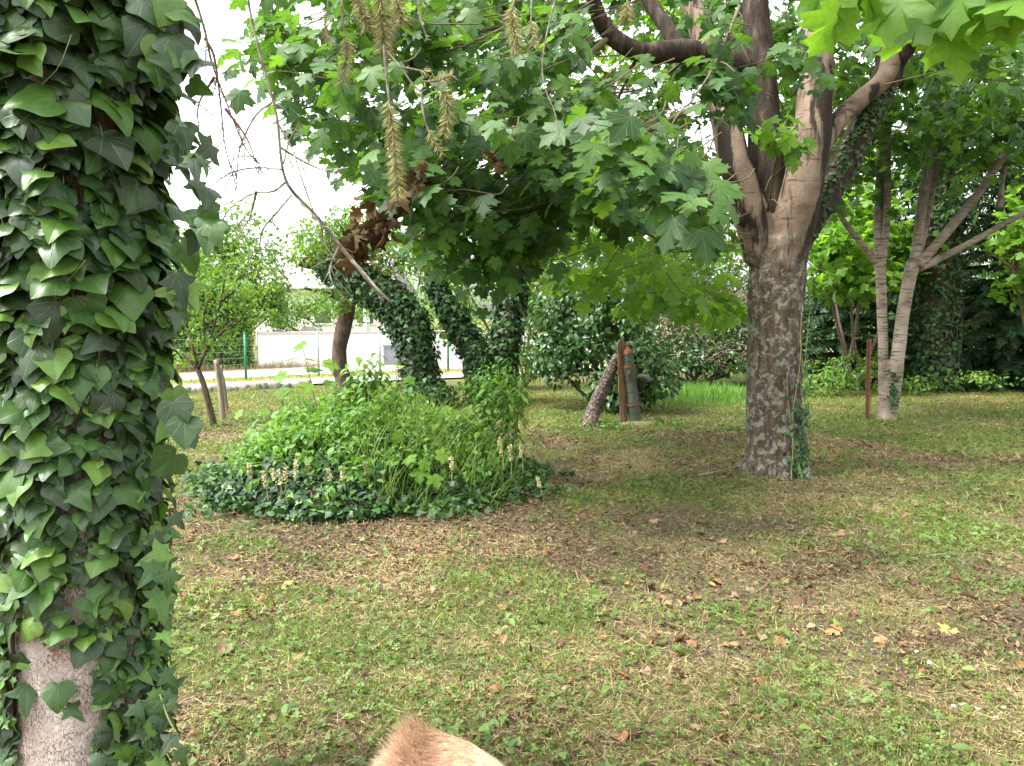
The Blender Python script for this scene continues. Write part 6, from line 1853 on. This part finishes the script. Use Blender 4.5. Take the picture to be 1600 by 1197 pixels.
    def seedling(lab, root_px, D, leaves, size, group='maple seedlings on the mound'):
        x = (root_px - CX) / FPX * D
        z = float(mound_h(np.array(x), np.array(D)))
        root = np.array([x, D, max(0.0, z - 0.08)])
        t = thing('maple_seedling', lab, 'seedling', root, group)
        st = Buf()
        tip = P(sum(l[0] for l in leaves) / len(leaves), min(l[1] for l in leaves) + 8, D)
        cc = catmull([root, (root + tip) / 2 + np.array([0.01, 0, 0]), tip], 40)
        tube(st, [root, (root + tip) / 2 + np.array([0.01, 0, 0]), tip], [0.006, 0.005, 0.003], 6, 16)
        pos, nr, tp, sz = [], [], [], []
        for lx, ly in leaves:
            q = P(lx, ly, D + random.gauss(0, 0.08))
            k = int(np.argmin(np.abs(cc[:, 2] - (q[2] - 0.03))))
            hd = unit((q - cc[k]) * np.array([1, 1, 0]) + 1e-3)
            tube(st, [cc[k], (cc[k] + q) / 2 + UP * 0.01, q], 0.0018, 4, 4, cap=False)
            pos.append(q - hd * size * 0.35); nr.append(UP + hd * 0.35 + np.array([0, -0.6, 0]) + 0.2 * RNG.normal(size=3)); tp.append(hd - UP * 0.35); sz.append(size * random.uniform(0.85, 1.15))
        obj('stem', st, M['stem'], t)
        leaf_objects(t, maple_tpls[:2], M['maple_bright'], np.array(pos), frames(np.array(nr), np.array(tp)), sz)
    seedling('maple seedling with tiers of flat pale leaves, tallest at the back left of the mound', 500, 7.3, [(470, 540), (455, 560), (490, 562), (515, 568), (438, 585), (490, 580), (450, 612), (515, 600), (480, 600), (440, 610)], 0.14)
    seedling('maple seedling with yellowish-green leaves right of the leaning ivy trunk base', 622, 7.4, [(620, 570), (600, 592), (640, 590), (610, 600), (650, 620), (590, 620)], 0.12)
    seedling('low maple seedling spreading over the front middle of the mound', 640, 6.0, [(640, 715), (665, 722), (690, 710), (655, 735), (615, 718), (680, 745)], 0.11)
    seedling('low maple seedling on the left shoulder of the mound', 430, 6.5, [(425, 725), (450, 705), (410, 712), (440, 735)], 0.11)
    seedling('yellow-green maple seedling at the left back edge of the mound', 400, 7.6, [(395, 650), (380, 660), (410, 645), (390, 672), (372, 645)], 0.10)
    seedling('broad-leaved maple seedling right of centre on the mound', 660, 7.2, [(655, 640), (680, 650), (640, 655), (670, 665), (700, 640)], 0.12)
    stalk('leafy_shrublet', 'tall bright bush of small leaves in the middle of the mound', 'shrub', 565, 7.2, [(545, 570), (565, 558), (590, 552), (575, 600), (555, 610), (600, 580), (535, 600), (615, 605), (580, 575), (560, 585), (605, 625), (590, 630), (545, 640), (625, 640)], ovate, 0.085, 30, M['herb'])
    stalk('leafy_shrublet', 'leafy stems left of the tallest bush on the mound', 'shrub', 520, 7.0, [(505, 640), (530, 630), (490, 660), (540, 650), (515, 665)], ovate, 0.08, 24, M['herb'])
    stalk('leafy_shrublet', 'leafy stems between the leaning trunk and the mound centre', 'shrub', 640, 7.4, [(630, 630), (650, 615), (665, 640), (680, 655), (645, 600)], ovate, 0.085, 24, M['herb'])
    stalk('leafy_shrublet', 'leafy stems rising behind the faded flower spikes at the left', 'shrub', 450, 6.9, [(440, 640), (460, 630), (425, 655), (475, 645), (450, 660)], ovate, 0.075, 22, M['herb'])
    stalk('leafy_shrublet', 'light green leafy stems on the right shoulder of the mound', 'shrub', 720, 6.9, [(705, 650), (725, 640), (740, 660), (715, 670), (755, 675)], ovate, 0.075, 20, M['herb'])
    stalk('leafy_shrublet', 'upright leafy shoots at the very top of the mound', 'shrub', 590, 6.9, [(575, 620), (595, 605), (610, 630), (560, 640), (630, 650), (600, 655)], ovate, 0.08, 20, M['herb'])
    stalk('tall_weed', 'slender weed leaning left on the left slope of the mound', 'weed', 470, 7.1, [(455, 600), (470, 615), (440, 625), (485, 630)], lance, 0.10, 18, M['herb'], r=0.003)
    stalk('tall_weed', 'tall thin weed with narrow leaves at the right end of the mound', 'weed', 795, 7.3, [(800, 560), (790, 585), (815, 590), (780, 600), (805, 610), (825, 575), (795, 625), (770, 615)], lance, 0.12, 26, M['herb'], r=0.004)
    stalk('tall_weed', 'thin nodding weed left of the tall one on the mound', 'weed', 760, 7.2, [(750, 605), (765, 590), (735, 625), (775, 615), (755, 635)], ovate, 0.085, 22, M['herb'], r=0.004)
    stalk('tall_weed', 'feathery weed on the left back slope of the mound', 'weed', 405, 7.4, [(400, 600), (385, 625), (415, 620), (395, 640), (425, 640)], lance, 0.08, 16, M['herb'], r=0.003)
    # spent flower spikes
    bell = fan_leaf(np.array([(0.35 * math.cos(a), 0.5 + 0.5 * math.sin(a)) for a in np.linspace(-1.57, 4.7, 7)[:-1]]), (0, 0.5), 0.2, 0.3)
    rk = sorted((410, 437, 447, 463, 480, 513, 535, 570, 705, 780, 797, 813, 840, 425, 388))
    for px, py, D, hh in ((410, 752, 5.75, 26), (437, 752, 5.8, 26), (447, 742, 5.85, 26), (463, 738, 5.9, 28), (480, 735, 5.95, 28), (513, 745, 5.8, 18), (535, 742, 5.8, 20), (570, 737, 5.85, 20), (705, 728, 6.0, 20), (780, 702, 6.3, 26), (797, 712, 6.2, 26), (813, 708, 6.3, 24), (840, 756, 5.95, 14), (425, 745, 5.85, 20), (388, 735, 6.0, 16)):
        rank = ORD[rk.index(px)]
        top = P(px, py - hh * 0.6, D); bot = P(px + random.gauss(4, 4), py + hh * 1.3, D - 0.02)
        t = thing('flower_spike', 'faded cream flower spike, ' + rank + ' from the left on the mound', 'flower', bot, 'faded flower spikes on the mound')
        st = Buf(); tube(st, [bot, (bot + top) / 2 + np.array([0.006, 0, 0]), top], [0.004, 0.003, 0.0015], 5, 10); obj('stalk', st, M['petiole'], t)
        n = 46
        f = 0.5 + 0.52 * RNG.random(n)
        q = bot + (top - bot) * f[:, None]
        dv = rnd_dir(n) * np.array([1, 1, 0.4])
        pb = Buf().leaves(bell, q + dv * 0.004, frames(rnd_dir(n), unit(dv) + 0.5 * UP), 0.016 + 0.008 * RNG.random(n))
        obj('blossom', pb, M['blossom'], t)
mound()

# a few fallen twigs
def sticks():
    for px, py, L, a, r, lab in ((1120, 743, 0.45, 0.5, 0.009, 'pale bare stick lying left of the maple trunk'), (300, 1172, 0.14, -0.5, 0.004, 'thin pale twig lying at the lower left'), (1052, 668, 0.3, 1.2, 0.006, 'short twig on the bare earth right of the pump'), (1470, 870, 0.2, 0.2, 0.004, 'thin stick in the grass at the right')):
        g = G(px, py); g[2] = gz(g[None])[0] + 0.012
        dv = np.array([math.cos(a), math.sin(a), 0.04])
        b = Buf(); tube(b, [g - dv * L / 2, g + np.array([0.01, -0.01, 0.01]), g + dv * L / 2], [r, r * 0.9, r * 0.5], 6, 12, 0.2, 30)
        tag(obj('fallen_stick', b, M['bark_lichen']), lab, 'stick', 'sticks lying on the lawn')
sticks()

# ------------------------------------------------------------------ the dog
def dog():
    # facing +X (to the right), head raised, crown just inside the picture
    hx, hy, hz = P(676, 1185, 1.45)
    top = P(676, 1152, 1.45)
    Z = top[2] - 0.075
    J = {}
    pts = []; edges = []; rad = []
    def add(x, y, z, r, par=None, r2=None):
        pts.append((x, y, z)); rad.append((r, r2 or r))
        if par is not None: edges.append((par, len(pts) - 1))
        return len(pts) - 1
    ox = hx - 0.26          # chest
    oy = hy + 0.03
    pel = add(ox - 0.50, oy, 0.43, 0.115)
    bel = add(ox - 0.28, oy, 0.41, 0.125, pel)
    che = add(ox - 0.06, oy, 0.40, 0.15, bel)
    bas = add(ox + 0.12, oy, 0.42, 0.11, che)
    nk1 = add(hx - 0.075, hy + 0.02, Z - 0.12, 0.088, bas)
    occ = add(hx - 0.045, hy, Z - 0.016, 0.088, nk1)
    crn = add(hx + 0.045, hy - 0.01, Z - 0.008, 0.082, occ)
    brw = add(hx + 0.115, hy - 0.025, Z - 0.030, 0.074, crn)
    muz = add(hx + 0.185, hy - 0.04, Z - 0.095, 0.046, brw)
    nos = add(hx + 0.24, hy - 0.052, Z - 0.130, 0.036, muz)
    for sg in (-1, 1):
        ear = add(hx - 0.012, hy + sg * 0.07, Z + 0.012, 0.026, crn)
        e2 = add(hx - 0.02, hy + sg * 0.105, Z - 0.045, 0.024, ear)
        add(hx - 0.005, hy + sg * 0.10, Z - 0.12, 0.016, e2)
        s1 = add(ox - 0.01, oy + sg * 0.085, 0.36, 0.062, che)
        s2 = add(ox - 0.04, oy + sg * 0.085, 0.24, 0.042, s1)
        s3 = add(ox - 0.015, oy + sg * 0.085, 0.08, 0.03, s2)
        add(ox + 0.03, oy + sg * 0.085, 0.03, 0.034, s3)
        h1 = add(ox - 0.48, oy + sg * 0.085, 0.34, 0.075, pel)
        h2 = add(ox - 0.43, oy + sg * 0.09, 0.24, 0.05, h1)
        h3 = add(ox - 0.55, oy + sg * 0.09, 0.14, 0.03, h2)
        h4 = add(ox - 0.54, oy + sg * 0.09, 0.045, 0.028, h3)
        add(ox - 0.49, oy + sg * 0.09, 0.028, 0.032, h4)
    t1 = add(ox - 0.62, oy, 0.47, 0.045, pel)
    t2 = add(ox - 0.75, oy, 0.40, 0.04, t1)
    add(ox - 0.86, oy, 0.36, 0.025, t2)
    me = bpy.data.meshes.new('body')
    me.from_pydata(pts, edges, [])
    tmp = bpy.data.objects.new('tmp', me); COL.objects.link(tmp)
    md = tmp.modifiers.new('skin', 'SKIN'); md.use_smooth_shade = True
    for i, v in enumerate(me.skin_vertices[0].data):
        v.radius = rad[i]; v.use_root = (i == 0)
    sb = tmp.modifiers.new('sub', 'SUBSURF'); sb.levels = 2; sb.render_levels = 2
    dg = bpy.context.evaluated_depsgraph_get()
    em = bpy.data.meshes.new_from_object(tmp.evaluated_get(dg))
    bpy.data.objects.remove(tmp)
    em.name = 'body'
    m, nt, out = nodes_of('golden_coat')
    c = ramp(nt, noise(nt, 9, 4, 0.6), [(0.3, (0.24, 0.14, 0.08)), (0.55, (0.36, 0.225, 0.14)), (0.75, (0.44, 0.295, 0.20))])
    principled(nt, out, c, 0.75, bump(nt, noise(nt, 1.0, 3, 0.6, sc3=(30, 160, 160)), 0.5, 0.006), 0.25)
    fm, nt, out = nodes_of('golden_fur')
    at = N(nt, 'ShaderNodeAttribute', attribute_name='var')
    c = ramp(nt, at.outputs['Fac'], [(0.0, (0.22, 0.125, 0.07)), (0.35, (0.40, 0.25, 0.15)), (0.7, (0.50, 0.345, 0.235)), (1.0, (0.58, 0.46, 0.36))])
    p = principled(nt, None, c, 0.55, None, 0.3)
    tr = N(nt, 'ShaderNodeBsdfTranslucent'); nt.links.new(c, tr.inputs['Color'])
    ms = N(nt, 'ShaderNodeMixShader'); ms.inputs[0].default_value = 0.35
    nt.links.new(p.outputs[0], ms.inputs[1]); nt.links.new(tr.outputs[0], ms.inputs[2]); nt.links.new(ms.outputs[0], out.inputs['Surface'])
    t = thing('dog', 'golden long-haired dog whose head pokes in at the bottom edge', 'dog', (ox - 0.25, oy, 0))
    obj('body', em, m, t)
    # coat: hair strands over the whole body, finest on the head
    nv = len(em.vertices)
    co = np.zeros(nv * 3); em.vertices.foreach_get('co', co); co = co.reshape(-1, 3)
    em.calc_loop_triangles()
    tri = np.zeros(len(em.loop_triangles) * 3, dtype=np.int32); em.loop_triangles.foreach_get('vertices', tri); tri = tri.reshape(-1, 3)
    A, B, C = co[tri[:, 0]], co[tri[:, 1]], co[tri[:, 2]]
    nr = np.cross(B - A, C - A); ar = np.linalg.norm(nr, axis=1) / 2; nr = unit(nr)
    head = (A[:, 2] > 0.5) & (A[:, 0] > hx - 0.2)
    wgt = ar * np.where(head, 16.0, 1.0)
    n = 90000
    i = RNG.choice(len(tri), n, p=wgt / wgt.sum())
    u, v = RNG.random(n), RNG.random(n)
    f = u + v > 1; u[f], v[f] = 1 - u[f], 1 - v[f]
    p = A[i] + (B[i] - A[i]) * u[:, None] + (C[i] - A[i]) * v[:, None]
    nn = nr[i]
    # hair flows back along the body and down; a ruffled crest on the crown
    flow = np.array([-1.0, 0, -0.35]) + 0.0 * p
    crest = np.exp(-((p[:, 0] - (hx - 0.03)) / 0.04) ** 2) * (p[:, 2] > Z + 0.02)
    swirl = fbm(p, 14, 4, 2)[:, None] - 0.5
    tip = unit(flow + nn * (0.3 + 0.5 * crest)[:, None] + 0.22 * RNG.normal(size=(n, 3)) + swirl * np.array([1.2, 2.2, 1.0]) + UP * (0.35 * crest)[:, None])
    short = np.clip((p[:, 0] - (hx + 0.02)) / 0.08, 0, 1)
    L = (0.034 * (1 - short) + 0.02 * short + 0.012 * crest) * (0.6 + 0.7 * RNG.random(n)) * np.where(p[:, 2] < 0.45, 1.3, 1.0)
    var = np.clip(0.1 + 0.6 * RNG.random(n) + 0.5 * (fbm(p, 9, 8, 2) - 0.4) - 0.25 * crest + 0.45 * np.clip((hx - 0.03 - p[:, 0]) / 0.08, 0, 1) * (p[:, 2] > 0.5), 0.02, 0.98)
    hair = (np.array([[-0.5, 0, 0], [0.5, 0, 0], [-0.3, 0.55, -0.05], [0.3, 0.55, -0.05], [0.0, 1.0, -0.2]]), np.array([[0, 1, 3], [0, 3, 2], [2, 3, 4]]), np.zeros((5, 2)))
    fb = Buf().leaves(hair, p - nn * 0.002, frames(nn + 0.5 * RNG.normal(size=(n, 3)), tip), np.stack([np.full(n, 0.0011), L, L], -1), var)
    obj('fur', fb, fm, t)['kind'] = 'stuff'
    dark = simple_mat('dark_nose', (0.02, 0.015, 0.013), (0.04, 0.03, 0.025), 30, 0.35, 0.2, 0.5)
    b = Buf(); rock(b, (hx + 0.275, hy - 0.058, Z - 0.122), (0.016, 0.02, 0.015), 2, 8); obj('nose', b, dark, t)
    for sg in (-1, 1):
        b = Buf(); rock(b, (hx + 0.155, hy - 0.035 + sg * 0.055, Z - 0.045), (0.014, 0.012, 0.014), 3, 8); obj('eye', b, dark, t)
dog()
